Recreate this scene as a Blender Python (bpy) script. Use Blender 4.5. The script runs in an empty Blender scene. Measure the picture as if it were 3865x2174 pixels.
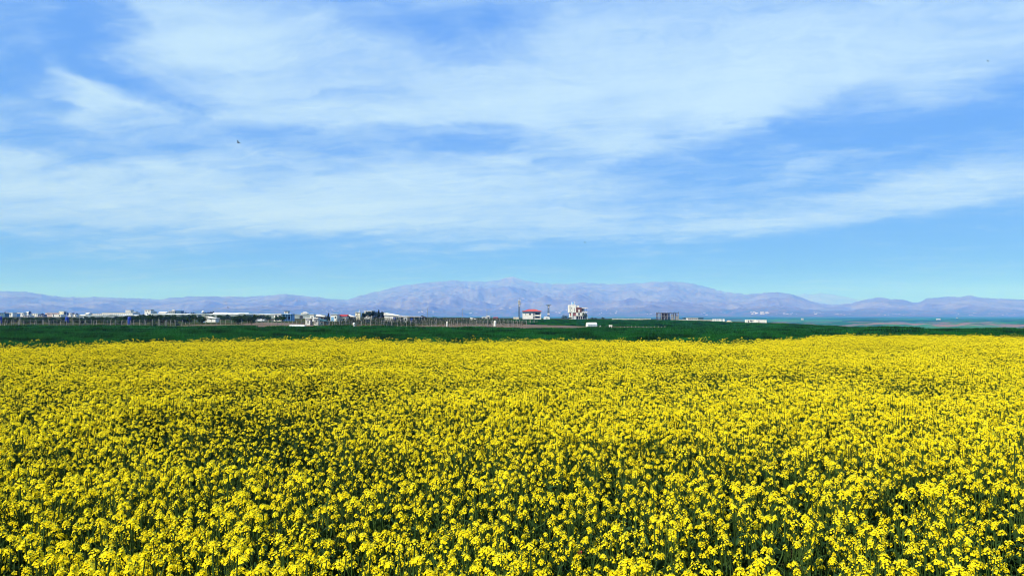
import bpy, math, random
import numpy as np
from mathutils import Vector, Euler, Matrix

random.seed(7)
rng = np.random.default_rng(7)
sc = bpy.context.scene
col = sc.collection
R = math.radians

# ------------------------------------------------------------------ camera, sky, sun, exposure
F, CX, YH, CZ = 2611.0, 1932.5, 1185.0, 3.0      # focal length and picture layout in photograph pixels, eye height in metres
cam_d = bpy.data.cameras.new('camera')
cam_d.sensor_width = 36.0
cam_d.lens = 36.0 * F / 3865.0
cam_d.clip_start, cam_d.clip_end = 0.1, 120000.0
cam = bpy.data.objects.new('camera', cam_d)
col.objects.link(cam)
cam.location = (0, 0, CZ)
cam.rotation_euler = (R(90) + math.atan((YH - 1087.0) / F), 0, 0)
sc.camera = cam

SUN_AZ, SUN_EL = -128.0, 47.0                     # behind the camera, to the left
sun_d = bpy.data.lights.new('sun', 'SUN')
sun_d.energy, sun_d.angle, sun_d.color = 5.0, R(0.53), (1.0, 0.97, 0.93)
sun = bpy.data.objects.new('sun', sun_d)
col.objects.link(sun)
S = Vector((math.sin(R(SUN_AZ)) * math.cos(R(SUN_EL)), math.cos(R(SUN_AZ)) * math.cos(R(SUN_EL)), math.sin(R(SUN_EL))))
sun.rotation_euler = S.to_track_quat('Z', 'Y').to_euler()
sun.location = (0, 0, 60)

sc.view_settings.view_transform = 'Standard'
sc.view_settings.look = 'None'
sc.view_settings.exposure = 0.85
sc.view_settings.gamma = 1.0
sc.view_settings.use_curve_mapping = False
sc.render.film_transparent = False
sc.cycles.max_bounces = 4
sc.cycles.diffuse_bounces = 2
sc.cycles.transmission_bounces = 4
sc.cycles.transparent_max_bounces = 8
sc.cycles.volume_bounces = 0
sc.cycles.use_light_tree = False
sc.cycles.use_denoising = True
sc.cycles.filter_width = 1.05

# --- a node helper
class NT:
    def __init__(s, tree):
        s.t = tree; s.n = tree.nodes; s.l = tree.links
    def add(s, typ, ins=None, **kw):
        n = s.n.new(typ)
        for k, v in kw.items(): setattr(n, k, v)
        for k, v in (ins or {}).items(): s.set(n, k, v)
        return n
    def set(s, n, k, v):
        sock = n.inputs[k]
        if isinstance(v, bpy.types.NodeSocket): s.l.new(v, sock)
        elif isinstance(v, bpy.types.Node): s.l.new(v.outputs[0], sock)
        else: sock.default_value = v
    def m(s, op, a, b=0.0, c=0.0, clamp=False):
        n = s.add('ShaderNodeMath', {0: a, 1: b, 2: c}, operation=op); n.use_clamp = clamp
        return n.outputs[0]
    def v(s, op, a, b=(0, 0, 0)):
        return s.add('ShaderNodeVectorMath', {0: a, 1: b}, operation=op).outputs[0]
    def mix(s, f, a, b, blend='MIX'):
        n = s.add('ShaderNodeMix', data_type='RGBA', blend_type=blend)
        s.set(n, 0, f); s.set(n, 6, a); s.set(n, 7, b)
        return n.outputs[2]
    def rng(s, x, a, b, c=0.0, d=1.0, smooth=True):
        n = s.add('ShaderNodeMapRange', {0: x, 1: a, 2: b, 3: c, 4: d})
        if smooth: n.interpolation_type = 'SMOOTHSTEP'
        return n.outputs[0]
    def noise(s, vec, scale, detail=4.0, rough=0.55, dist=0.0):
        n = s.add('ShaderNodeTexNoise', {'Scale': scale, 'Detail': detail, 'Roughness': rough, 'Distortion': dist})
        if vec is not None: s.set(n, 'Vector', vec)
        return n

world = bpy.data.worlds.new('World')
sc.world = world
world.use_nodes = True
world.cycles.sampling_method, world.cycles.sample_map_resolution = 'MANUAL', 256
wt = NT(world.node_tree)
wt.n.clear()
sky = wt.add('ShaderNodeTexSky', sky_type='NISHITA', sun_disc=False, sun_elevation=R(SUN_EL), sun_rotation=R(SUN_AZ % 360),
             altitude=6000.0, air_density=1.0, dust_density=0.0, ozone_density=10.0)
gen = wt.v('NORMALIZE', wt.add('ShaderNodeTexCoord').outputs['Generated'])
sep = wt.add('ShaderNodeSeparateXYZ', {0: gen})
X_, Y_, Z_ = sep.outputs
az = wt.m('ARCTAN2', X_, Y_)
el = wt.m('ARCSINE', Z_)
zz = wt.m('ADD', wt.m('MAXIMUM', Z_, 0.0), 0.13)
pl = wt.add('ShaderNodeCombineXYZ', {0: wt.m('DIVIDE', X_, zz), 1: wt.m('DIVIDE', Y_, zz), 2: 0.0}).outputs[0]   # a high flat cloud sheet
warp = wt.v('SUBTRACT', wt.noise(pl, 1.7, 4.0, 0.6).outputs[1], (0.5, 0.5, 0.5))
warp2 = wt.v('SUBTRACT', wt.noise(pl, 5.0, 3.0, 0.6).outputs[1], (0.5, 0.5, 0.5))
ae = wt.add('ShaderNodeCombineXYZ', {0: az, 1: el, 2: 0.0}).outputs[0]
ae = wt.v('ADD', ae, wt.v('MULTIPLY', warp, (0.22, 0.085, 0.0)))
ae = wt.v('ADD', ae, wt.v('MULTIPLY', warp2, (0.07, 0.03, 0.0)))
FS = F / 1.5
BLOBS = [  # bearing and height of each bank (+) and gap (-) in the cloud sheet: x, y, half width, half height, tilt, weight
    (480, 85, 210, 110, -10, .50), (300, 250, 260, 90, -25, .30), (700, 170, 330, 120, -12, .26), (620, 290, 420, 60, 3, .36),
    (1680, 190, 500, 140, 6, .48), (1500, 235, 380, 80, 2, .34), (1830, 300, 170, 55, 35, .30), (2260, 120, 600, 120, 2, .44), (1450, 70, 420, 90, 10, .22),
    (1040, 305, 290, 45, 2, .34), (520, 475, 780, 90, 2, .52), (330, 560, 640, 50, 3, .46), (1080, 480, 420, 60, 6, .38),
    (1420, 395, 230, 40, 18, .26), (1720, 548, 640, 38, 3, .36), (2450, 455, 240, 42, 3, .40), (2010, 425, 240, 20, 12, .45),
    (1480, 592, 440, 18, 3, .38), (20, 310, 90, 45, 0, .5), (1200, 530, 460, 32, 5, .22), (950, 575, 330, 22, 3, .26), (2150, 545, 340, 24, 4, .36), (1530, 500, 110, 26, 10, .22),
    (330, 628, 200, 12, 2, .42), (700, 655, 520, 8, 1, .3), (1900, 235, 500, 22, 5, .20),
    (250, 65, 150, 80, -20, -.95), (25, 205, 115, 95, 0, -1.0), (190, 235, 210, 70, -38, .12), (330, 285, 280, 55, -8, .28), (830, 120, 330, 110, -10, .16), (60, 70, 170, 60, -10, -.50), (1000, 40, 190, 42, -16, -.52), (1130, 15, 110, 40, 0, -.36),
    (350, 205, 140, 42, -12, -.75), (500, 210, 90, 36, 0, -.5), (2260, 275, 480, 50, 3, -.66), (2450, 325, 330, 60, 0, -.40), (2080, 360, 420, 60, 4, -.30), (1760, 400, 240, 70, 14, -.45),
    (1950, 475, 360, 38, 8, -.42), (720, 328, 360, 32, 2, -.75), (200, 352, 360, 32, 0, -.7), (330, 320, 120, 34, -20, -.26), (1210, 362, 280, 30, -6, -.5), (1150, 300, 110, 26, -16, -.36),
    (1500, 300, 120, 40, 20, -.20), (2350, 580, 420, 60, 3, -.34), (820, 390, 330, 22, 2, -.14), (1330, 455, 230, 18, 5, -.22), (640, 545, 380, 14, 3, -.16), (2480, 60, 120, 60, 0, -.20),
]
acc = None
for (bx, by, rx, ry, rot, wgt) in BLOBS:
    u, v = (bx - 1288) / FS, (YH / 1.5 - by) / FS
    a_, e_ = math.atan(u), math.atan(v / math.hypot(1, u))
    cosf = 1.0 / math.hypot(1, u)
    mp = wt.add('ShaderNodeMapping', {'Vector': ae, 'Location': (a_, e_, 0), 'Rotation': (0, 0, R(rot)),
                                      'Scale': (rx * 1.5 / FS * cosf * cosf, ry * 1.5 / FS * cosf, 1)}, vector_type='TEXTURE')
    g = wt.add('ShaderNodeTexGradient', {0: mp.outputs[0]}, gradient_type='SPHERICAL').outputs[1]
    g = wt.m('MULTIPLY', g, wt.m('SUBTRACT', 2.0, g))
    acc = wt.m('MULTIPLY_ADD', g, wgt, acc if acc is not None else 0.0)
fine = wt.add('ShaderNodeMapping', {'Vector': wt.v('ADD', pl, wt.v('MULTIPLY', warp, (.9, .6, 0))), 'Rotation': (0, 0, R(-6)), 'Scale': (1.5, .52, 1)}, vector_type='TEXTURE').outputs[0]
n1 = wt.noise(fine, 1.55, 9.0, 0.62, 0.25).outputs[0]
n2 = wt.noise(wt.v('ADD', pl, wt.v('MULTIPLY', warp, (.8, .8, 0))), 3.1, 8.0, 0.64, 0.7).outputs[0]
streak = wt.add('ShaderNodeMapping', {'Vector': wt.v('ADD', pl, wt.v('MULTIPLY', warp, (.5, .35, 0))), 'Rotation': (0, 0, R(-13)), 'Scale': (2.6, .26, 1)}, vector_type='TEXTURE').outputs[0]
n3 = wt.noise(streak, 1.5, 9.0, 0.72, 0.15).outputs[0]
base = wt.rng(el, R(4.2), R(9.0), -0.55, 0.26)
dens = wt.m('ADD', base, acc)
dens = wt.m('MULTIPLY_ADD', wt.m('SUBTRACT', n1, 0.5), 1.5, dens)
dens = wt.m('MULTIPLY_ADD', wt.m('SUBTRACT', n2, 0.5), 1.25, dens)
dens = wt.m('MULTIPLY_ADD', wt.m('SUBTRACT', n3, 0.5), 1.75, dens)
n4 = wt.noise(wt.v('ADD', fine, wt.v('MULTIPLY', warp2, (.5, .5, 0))), 6.5, 8.0, 0.74, 0.3).outputs[0]
dens = wt.m('MULTIPLY_ADD', wt.m('SUBTRACT', n4, 0.5), 1.0, dens)
cloud = wt.m('MULTIPLY', wt.rng(dens, -0.78, 1.62), 0.90)
CLOUD_COL = (3.4, 4.8, 6.0, 1)
wt.set(sky, 'Vector', wt.v('NORMALIZE', wt.add('ShaderNodeCombineXYZ', {0: X_, 1: Y_, 2: wt.m('MULTIPLY_ADD', wt.m('MAXIMUM', Z_, 0.0), 0.80, 0.155)}).outputs[0]))   # seen from a little above the murk
skb = wt.add('ShaderNodeSeparateColor', {0: sky.outputs[0]}).outputs[2]
skyc = wt.v('SCALE', wt.v('MULTIPLY', sky.outputs[0], (1.02, 1.10, 1.05)))
wt.set(skyc.node, 3, wt.m('MULTIPLY', wt.m('POWER', wt.m('MAXIMUM', skb, 0.2), -1.0), 5.0))      # evens the brightness of the clear air
skyc = wt.mix(cloud, skyc, CLOUD_COL)
bg = wt.add('ShaderNodeBackground', {'Color': skyc, 'Strength': 0.10})
wt.add('ShaderNodeOutputWorld', {0: bg.outputs[0]})

# ------------------------------------------------------------------ helpers
def hash2(ix, iy, seed):
    h = (ix.astype(np.int64) * 374761393 + iy.astype(np.int64) * 668265263 + seed * 1442695041) & 0xffffffff
    h = ((h ^ (h >> 13)) * 1274126177) & 0xffffffff
    return ((h ^ (h >> 16)) & 0xffff) / 65535.0
def vnoise(x, y, seed=0):
    x = np.asarray(x, float); y = np.asarray(y, float)
    ix, iy = np.floor(x), np.floor(y)
    fx, fy = x - ix, y - iy
    fx = fx * fx * fx * (fx * (fx * 6 - 15) + 10); fy = fy * fy * fy * (fy * (fy * 6 - 15) + 10)
    a, b = hash2(ix, iy, seed), hash2(ix + 1, iy, seed)
    c, d = hash2(ix, iy + 1, seed), hash2(ix + 1, iy + 1, seed)
    return (a * (1 - fx) + b * fx) * (1 - fy) + (c * (1 - fx) + d * fx) * fy
def fbm(x, y, octaves=5, seed=0, gain=0.5, ridged=False):
    s, amp, tot = 0, 1.0, 0
    for o in range(octaves):
        n = vnoise(x * 2.03 ** o + 17.3 * o, y * 2.03 ** o - 9.1 * o, seed + o)
        if ridged: n = 1 - np.abs(2 * n - 1)
        s = s + n * amp; tot += amp; amp *= gain
    return s / tot
def sstep(x, a, b):
    t = np.clip((np.asarray(x, float) - a) / (b - a), 0, 1)
    return t * t * (3 - 2 * t)

def tag(o, label=None, cat=None, group=None, kind=None):
    if label: o['label'] = label
    if cat: o['category'] = cat
    if group: o['group'] = group
    if kind: o['kind'] = kind
    return o
def link(o, parent=None):
    col.objects.link(o)
    if parent is not None: o.parent = parent
    return o
def mesh_from(name, verts, faces, mats, idx=None, smooth=False):
    me = bpy.data.meshes.new(name)
    me.from_pydata([tuple(v) for v in verts], [], [tuple(f) for f in faces])
    for m in (mats if isinstance(mats, (list, tuple)) else [mats]): me.materials.append(m)
    if idx is not None: me.polygons.foreach_set('material_index', np.asarray(idx, dtype=np.int32))
    if smooth: me.polygons.foreach_set('use_smooth', np.ones(len(me.polygons), dtype=bool))
    me.update()
    return me
def grid_mesh(name, P, mat, smooth=True):
    n, m = P.shape[:2]
    i = np.arange(n * m).reshape(n, m)
    q = np.stack([i[:-1, :-1], i[:-1, 1:], i[1:, 1:], i[1:, :-1]], -1).reshape(-1, 4)
    me = bpy.data.meshes.new(name)
    me.vertices.add(n * m); me.vertices.foreach_set('co', P.reshape(-1).astype(np.float32))
    me.loops.add(q.size); me.loops.foreach_set('vertex_index', q.reshape(-1).astype(np.int32))
    me.polygons.add(len(q)); me.polygons.foreach_set('loop_start', np.arange(0, q.size, 4, dtype=np.int32))
    me.polygons.foreach_set('use_smooth', np.full(len(q), smooth))
    me.materials.append(mat)
    me.update(calc_edges=True); me.validate()
    return me

class MB:
    """collects boxes, bars, tubes and sheets; build() links them as one mesh object"""
    def __init__(s): s.v = []; s.f = []; s.i = []; s.cur = 0
    def mat(s, i): s.cur = i; return s
    def poly(s, verts, faces):
        o = len(s.v); s.v += [tuple(v) for v in verts]
        for f in faces: s.f.append(tuple(o + k for k in f)); s.i.append(s.cur)
        return s
    def box(s, x0, x1, y0, y1, z0, z1):
        return s.poly([(x0, y0, z0), (x1, y0, z0), (x1, y1, z0), (x0, y1, z0), (x0, y0, z1), (x1, y0, z1), (x1, y1, z1), (x0, y1, z1)],
                      [(0, 3, 2, 1), (4, 5, 6, 7), (0, 1, 5, 4), (1, 2, 6, 5), (2, 3, 7, 6), (3, 0, 4, 7)])
    def tube(s, pts, rad, n=6, cap=True):
        pts = [Vector(p) for p in pts]
        rad = rad if isinstance(rad, (list, tuple)) else [rad] * len(pts)
        vs, fs = [], []
        for k, p in enumerate(pts):
            d = (pts[min(k + 1, len(pts) - 1)] - pts[max(k - 1, 0)]).normalized()
            a = d.cross(Vector((0, 0, 1)) if abs(d.z) < .9 else Vector((1, 0, 0))).normalized(); b = d.cross(a)
            for j in range(n):
                t = 2 * math.pi * j / n
                vs.append(p + (a * math.cos(t) + b * math.sin(t)) * rad[k])
        for k in range(len(pts) - 1):
            for j in range(n):
                fs.append((k * n + j, k * n + (j + 1) % n, (k + 1) * n + (j + 1) % n, (k + 1) * n + j))
        if cap: fs += [tuple(range(n))[::-1], tuple(range((len(pts) - 1) * n, len(pts) * n))]
        return s.poly(vs, fs)
    def lathe(s, prof, n=14, c=(0, 0)):
        vs, fs = [], []
        for (r, z) in prof:
            for j in range(n):
                t = 2 * math.pi * j / n; vs.append((c[0] + r * math.cos(t), c[1] + r * math.sin(t), z))
        for k in range(len(prof) - 1):
            for j in range(n): fs.append((k * n + j, k * n + (j + 1) % n, (k + 1) * n + (j + 1) % n, (k + 1) * n + j))
        fs += [tuple(range(n))[::-1], tuple(range((len(prof) - 1) * n, len(prof) * n))]
        return s.poly(vs, fs)
    def prism(s, prof, axis, a, b):
        """profile of (p, z) pairs swept along 'x' or 'y' from a to b"""
        n = len(prof)
        mk = (lambda t, p, z: (t, p, z)) if axis == 'x' else (lambda t, p, z: (p, t, z))
        vs = [mk(a, p, z) for p, z in prof] + [mk(b, p, z) for p, z in prof]
        fs = [(k, (k + 1) % n, n + (k + 1) % n, n + k) for k in range(n)] + [tuple(range(n))[::-1], tuple(range(n, 2 * n))]
        return s.poly(vs, fs)
    def mesh(s, name, mats, smooth=False): return mesh_from(name, s.v, s.f, mats, s.i, smooth)
    def build(s, name, mats, parent=None, smooth=False):
        return link(bpy.data.objects.new(name, s.mesh(name, mats, smooth)), parent)
def empty(name, loc, rz=0.0):
    o = bpy.data.objects.new(name, None); o.empty_display_size = 0.3
    o.location = loc; o.rotation_euler = (0, 0, rz)
    return link(o)
def copy_tree(o, parent=None, data=None):
    c = o.copy(); link(c, parent)
    for ch in o.children: copy_tree(ch, c)
    return c

# --- materials
MATS = {}
def mat(name, color, rough=0.8, var=0.18, scale=3.0, metallic=0.0, bump=0.0, color2=None, spec=0.3):
    if name in MATS: return MATS[name]
    m = bpy.data.materials.new(name); m.use_nodes = True
    t = NT(m.node_tree); b = t.n['Principled BSDF']
    co = t.add('ShaderNodeTexCoord').outputs['Object']
    n = t.noise(co, scale, 6.0, 0.65)
    c2 = color2 or tuple(c * (1 - 2.2 * var) for c in color)
    f = t.rng(n.outputs[0], 0.32, 0.68)
    t.set(b, 'Base Color', t.mix(f, (*c2, 1), (*color, 1)))
    t.set(b, 'Roughness', rough); t.set(b, 'Metallic', metallic); t.set(b, 'Specular IOR Level', spec)
    if bump:
        t.set(b, 'Normal', t.add('ShaderNodeBump', {'Strength': bump, 'Distance': 0.05, 'Height': n.outputs[0]}).outputs[0])
    MATS[name] = m
    return m
def leaf_mat(name, color, color2, trans=0.35, scale=1.5, rough=0.55):
    """thin plant tissue: light comes through it"""
    m = bpy.data.materials.new(name); m.use_nodes = True
    t = NT(m.node_tree); b = t.n['Principled BSDF']
    inf = t.add('ShaderNodeObjectInfo').outputs['Random']
    g = t.add('ShaderNodeNewGeometry')
    n = t.noise(g.outputs['Position'], scale, 3.0, 0.6).outputs[0]
    f = t.m('MULTIPLY_ADD', t.m('SUBTRACT', inf, 0.5), 0.5, t.rng(n, 0.3, 0.7), clamp=True)
    f = t.m('ADD', f, t.m('MULTIPLY', t.m('SUBTRACT', g.outputs['Random Per Island'], 0.5), 0.5), clamp=True)
    c = t.mix(f, (*color, 1), (*color2, 1))
    t.set(b, 'Base Color', c); t.set(b, 'Roughness', rough); t.set(b, 'Specular IOR Level', 0.08)
    tr = t.add('ShaderNodeBsdfTranslucent', {0: c})
    ms = t.add('ShaderNodeMixShader', {0: trans, 1: b.outputs[0], 2: tr.outputs[0]})
    t.l.new(ms.outputs[0], t.n['Material Output'].inputs[0])
    MATS[name] = m
    return m

# ------------------------------------------------------------------ the lie of the land
UC = np.array([-1.2, -.75, -.45, -.2, -.05, .05, .217, .30, .37, .485, .60, 1.2])          # bearing (sideways over ahead)
CREST = np.array([400, 400, 400, 420, 440, 455, 470, 400, 330, 190, 112, 105.0])              # how far the tableland stays level
CRZ = np.array([-.6, -.6, -.6, -.6, -.9, -1.25, -1.7, -2.0, -2.2, -1.25, -.16, -.1])         # ground height there
EDGE = np.array([3000, 2800, 2600, 2000, 1100, 900, 800, 620, 520, 200, 118, 112.0])          # where it breaks off to the valley
EDZ = np.array([-6, -6, -6, -5, -3, -2.6, -2.8, -3.6, -3.6, -1.35, -.25, -.2])
VALLEY = -38.0
def ground(x, y):
    x = np.asarray(x, float); y = np.asarray(y, float)
    d = np.maximum(y, 0.32 * np.hypot(x, y)) + 1e-6
    u = np.clip(x / d, -1.2, 1.2)
    c, cz, e, ez = (np.interp(u, UC, a) for a in (CREST, CRZ, EDGE, EDZ))
    z = cz * sstep(d, 25, np.minimum(c, 260))
    z = z + (ez - cz) * sstep(d, c, np.maximum(e, c + 1)) * (d > c)
    fall = np.clip((d - e) / np.maximum(700, e * 0.9), 0, 1)
    z = z + (VALLEY - ez) * (fall * fall * (3 - 2 * fall)) ** 0.9
    rough = sstep(d, 900, 1900) * (1 - sstep(d, 3600, 7000)) * sstep(u, 0.15, 0.4)
    gul = fbm(x / 420.0, y / 230.0, 5, 11, 0.55, True)
    z = z + rough * (gul - 0.55) * 26 * fall
    z = z + (fbm(x / 60.0, y / 60.0, 3, 5) - 0.5) * 0.35 * sstep(d, 60, 200)
    return z
def gz(x, y): return float(ground(x, y))
def PX(px, d): return (px - CX) / F * d
def PZ(py, d): return CZ - (py - YH) / F * d
def at(px, d, dz=0.0):
    x = PX(px, d); return Vector((x, d, gz(x, d) + dz))

# ground sheet
def ground_material():
    m = bpy.data.materials.new('earth_and_fields'); m.use_nodes = True
    t = NT(m.node_tree); b = t.n['Principled BSDF']
    pos = t.add('ShaderNodeNewGeometry').outputs['Position']
    sp = t.add('ShaderNodeSeparateXYZ', {0: pos})
    dist = t.add('ShaderNodeVectorMath', {0: pos}, operation='LENGTH').outputs['Value']
    n_s = t.noise(pos, 1.3, 6.0, 0.65).outputs[0]
    n_m = t.noise(pos, 0.02, 5.0, 0.6).outputs[0]
    soil = t.mix(t.rng(n_s, .3, .7), (0.018, 0.016, 0.010, 1), (0.04, 0.034, 0.02, 1))
    dry = t.mix(t.rng(n_s, .35, .7), (0.035, 0.03, 0.018, 1), (0.075, 0.058, 0.036, 1))
    grass = t.mix(t.rng(n_s, .3, .7), (0.010, 0.028, 0.010, 1), (0.022, 0.05, 0.016, 1))
    plat = t.mix(t.rng(n_m, .40, .58), dry, grass)
    # valley: strips of crop and bare land
    stretch = t.add('ShaderNodeMapping', {'Vector': pos, 'Rotation': (0, 0, R(12)), 'Scale': (0.0016, 0.0034, 0.0)}).outputs[0]
    vor = t.add('ShaderNodeTexVoronoi', {'Vector': stretch, 'Scale': 1.0, 'Randomness': 0.9}, feature='F1', distance='CHEBYCHEV')
    rnd = t.add('ShaderNodeSeparateColor', {0: vor.outputs['Color']})
    fieldc = t.add('ShaderNodeValToRGB', {0: rnd.outputs[0]})
    cr = fieldc.color_ramp; cr.interpolation = 'CONSTANT'
    cols = [(0.0, (0.012, 0.075, 0.030)), (0.22, (0.018, 0.11, 0.04)), (0.42, (0.008, 0.055, 0.026)), (0.6, (0.03, 0.12, 0.04)), (0.78, (0.02, 0.07, 0.035)), (0.88, (0.07, 0.07, 0.045)), (0.93, (0.008, 0.085, 0.034))]
    cr.elements[0].position, cr.elements[0].color = cols[0][0], (*cols[0][1], 1)
    cr.elements[1].position, cr.elements[1].color = cols[1][0], (*cols[1][1], 1)
    for p_, c_ in cols[2:]:
        e = cr.elements.new(p_); e.color = (*c_, 1)
    n_l = t.noise(t.add('ShaderNodeMapping', {'Vector': pos, 'Scale': (0.0045, 0.0035, 0.02)}).outputs[0], 1.0, 7.0, 0.62).outputs[0]
    scar = t.mix(t.rng(n_s, .3, .7), (0.11, 0.08, 0.065, 1), (0.17, 0.13, 0.105, 1))
    band = t.m('MULTIPLY', t.rng(dist, 1500, 1900), t.rng(dist, 4200, 3000))
    valley = t.mix(t.m('MULTIPLY', t.rng(n_l, .50, .57), band), fieldc.outputs[0], scar)
    far = t.rng(sp.outputs[2], -7.0, -20.0)
    c = t.mix(t.rng(dist, 60, 190), soil, plat)
    c = t.mix(far, c, valley)
    t.set(b, 'Base Color', c); t.set(b, 'Roughness', 1.0); t.set(b, 'Specular IOR Level', 0.0)
    return m
angs = np.concatenate([np.radians(np.linspace(-180, -56, 32)), np.radians(np.linspace(-54, 54, 361)), np.radians(np.linspace(56, 180, 32))])
rads = np.concatenate([[0.0], np.geomspace(1.2, 60, 40), np.geomspace(62, 900, 110), np.geomspace(915, 13500, 120)])
AA, RR = np.meshgrid(angs, rads)
GX, GY = np.sin(AA) * RR, np.cos(AA) * RR
G = np.stack([GX, GY, ground(GX, GY)], -1)
g_me = grid_mesh('ground', G, ground_material())
g_me.flip_normals()
tag(link(bpy.data.objects.new('ground', g_me)), kind='structure')

# mountains: skyline bearings read off in picture pixels (2576 wide)
RIDGE = [(-700, 742), (-300, 738), (0, 733), (60, 734), (110, 741), (160, 747), (215, 748), (245, 746), (300, 750), (370, 752), (395, 754), (450, 748), (500, 744), (560, 746), (620, 747), (680, 743), (717, 739),
         (760, 744), (820, 750), (872, 755), (900, 745), (950, 733), (1000, 722), (1050, 713), (1100, 708), (1150, 706), (1200, 709), (1230, 709), (1260, 703), (1288, 695), (1310, 703), (1340, 710), (1380, 713),
         (1420, 715), (1470, 711), (1520, 714), (1570, 714), (1620, 712), (1650, 708), (1700, 709), (1740, 713), (1780, 723), (1830, 735), (1880, 741), (1920, 737), (1960, 735), (2000, 742), (2040, 758), (2090, 768),
         (2140, 764), (2180, 752), (2210, 748), (2240, 752), (2300, 761), (2318, 759), (2335, 750), (2380, 748), (2410, 748), (2440, 744), (2470, 749), (2530, 752), (2576, 753), (2900, 748), (3300, 744)]
RDIST = [(-700, 21), (300, 22), (800, 23), (900, 26), (1288, 29), (1700, 27), (1850, 25), (1960, 19), (2060, 21), (2210, 17), (2330, 19), (2440, 18), (3300, 20)]
def mountain_material():
    m = bpy.data.materials.new('bare_mountain_rock'); m.use_nodes = True
    t = NT(m.node_tree); b = t.n['Principled BSDF']
    geo = t.add('ShaderNodeNewGeometry'); pos = geo.outputs['Position']
    z = t.add('ShaderNodeSeparateXYZ', {0: pos}).outputs[2]
    n1 = t.noise(pos, 0.0011, 9.0, 0.62).outputs[0]
    n2 = t.noise(pos, 0.0045, 8.0, 0.75).outputs[0]
    rock = t.mix(t.rng(n2, .3, .7), (0.088, 0.090, 0.080, 1), (0.148, 0.150, 0.135, 1))
    scrub = t.mix(t.rng(n2, .3, .7), (0.05, 0.052, 0.045, 1), (0.085, 0.084, 0.07, 1))
    c = t.mix(t.rng(n1, .36, .64), scrub, rock)
    low = t.mix(t.rng(n2, .35, .65), (0.02, 0.06, 0.03, 1), (0.09, 0.08, 0.06, 1))
    c = t.mix(t.rng(z, 160, 10), c, low)
    pale = t.rng(n2, .68, .74)
    c = t.mix(pale, c, (0.24, 0.205, 0.19, 1))
    snow = t.m('MULTIPLY', t.rng(z, 1440, 1620), t.rng(n2, .46, .62))
    c = t.mix(snow, c, (0.85, 0.87, 0.9, 1))
    t.set(b, 'Base Color', c); t.set(b, 'Roughness', 0.95); t.set(b, 'Specular IOR Level', 0.05)
    return m
M_MOUNT = mountain_material()
def mountain(name, px0, px1, npx, d0, ridge, rdist, nd, seed, relief, back):
    px = np.linspace(px0, px1, npx)
    ry = np.interp(px, *zip(*ridge)); ry = np.convolve(np.pad(ry, 2, 'edge'), [.1, .2, .4, .2, .1], 'valid')
    ry = ry + (fbm(px / 17.0, px * 0 + seed, 4, seed, .6) - .5) * 4.5
    rd = np.interp(px, *zip(*rdist)) * 1000
    k = np.ones(41) / 41; rd = np.convolve(np.pad(rd, 20, 'edge'), k, 'valid')
    u = (px - 1288) / FS
    zr = CZ + (YH / 1.5 - ry) / FS * rd
    tt = np.concatenate([np.linspace(0, 1, nd), np.linspace(1.02, 1 + back, 14)])
    T, U = np.meshgrid(tt, u, indexing='ij')
    RD, ZR = np.broadcast_to(rd, T.shape), np.broadcast_to(zr, T.shape)
    D = d0 + (RD - d0) * T
    X = U * D
    up = np.clip(T, 0, 1)
    shape = 0.35 * up + 0.65 * up ** 2.1
    Z = VALLEY + (ZR - VALLEY) * np.where(T <= 1, shape, 1 - 0.9 * ((T - 1) / back) ** 1.2)
    hills = fbm(X / 3600.0, D / 3600.0, 7, seed, 0.52, True) - 0.62
    gull = fbm(X / 620.0 + 0.6 * hills, D / 1300.0, 6, seed + 9, 0.55, True) - 0.62
    env = (4 * up * (1 - up)) ** 0.75
    Z = Z + env * relief * (hills * 1300 + gull * 620) * (0.35 + 0.65 * ZR / 1200)
    Z = Z + (fbm(X / 420.0, D / 420.0, 4, seed + 20) - 0.5) * 45 * np.clip(up * 3, 0, 1)
    Z = np.where(T <= 1, np.maximum(Z, VALLEY - 2 + T * 30), Z)
    lim = CZ + (YH / 1.5 - np.broadcast_to(ry, T.shape)) / FS * D          # foothills stay below the skyline they stand before
    Z = np.where(T < 1, np.minimum(Z, lim - 6), Z)
    me = grid_mesh(name, np.stack([X, D, Z], -1), M_MOUNT)
    o = link(bpy.data.objects.new(name, me))
    if me.polygons[len(me.polygons) // 2].normal.z < 0: me.flip_normals()
    return tag(o, kind='structure')
mountain('mountain_range', -620, 3200, 1100, 9800.0, RIDGE, RDIST, 120, 31, 0.46, 0.45)
mountain('snowy_mountain', 1850, 2330, 200, 31000.0, [(1850, 775), (1950, 757), (2000, 744), (2022, 739), (2045, 741), (2062, 737), (2085, 741), (2110, 744), (2140, 751), (2200, 762), (2330, 778)],
         [(1850, 42), (2330, 42)], 30, 57, 0.5, 0.25)

# haze: the air between here and the mountains
hz = bpy.data.materials.new('hazy_air'); hz.use_nodes = True
ht = NT(hz.node_tree); ht.n.clear()
HAZE_DENS = 1.15e-4
pv = ht.add('ShaderNodeVolumePrincipled', {'Color': (0.062, 0.195, 1.0, 1), 'Density': HAZE_DENS, 'Anisotropy': -0.06, 'Absorption Color': (0.99, 0.92, 1.0, 1)})
ho = ht.add('ShaderNodeOutputMaterial'); ht.l.new(pv.outputs[0], ho.inputs['Volume'])
hb = MB().box(-46000, 46000, -14500, 48500, -60, 1750)
tag(hb.build('haze', hz), 'pale blue hazy air between the field and the mountains', 'haze', kind='stuff')

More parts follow.
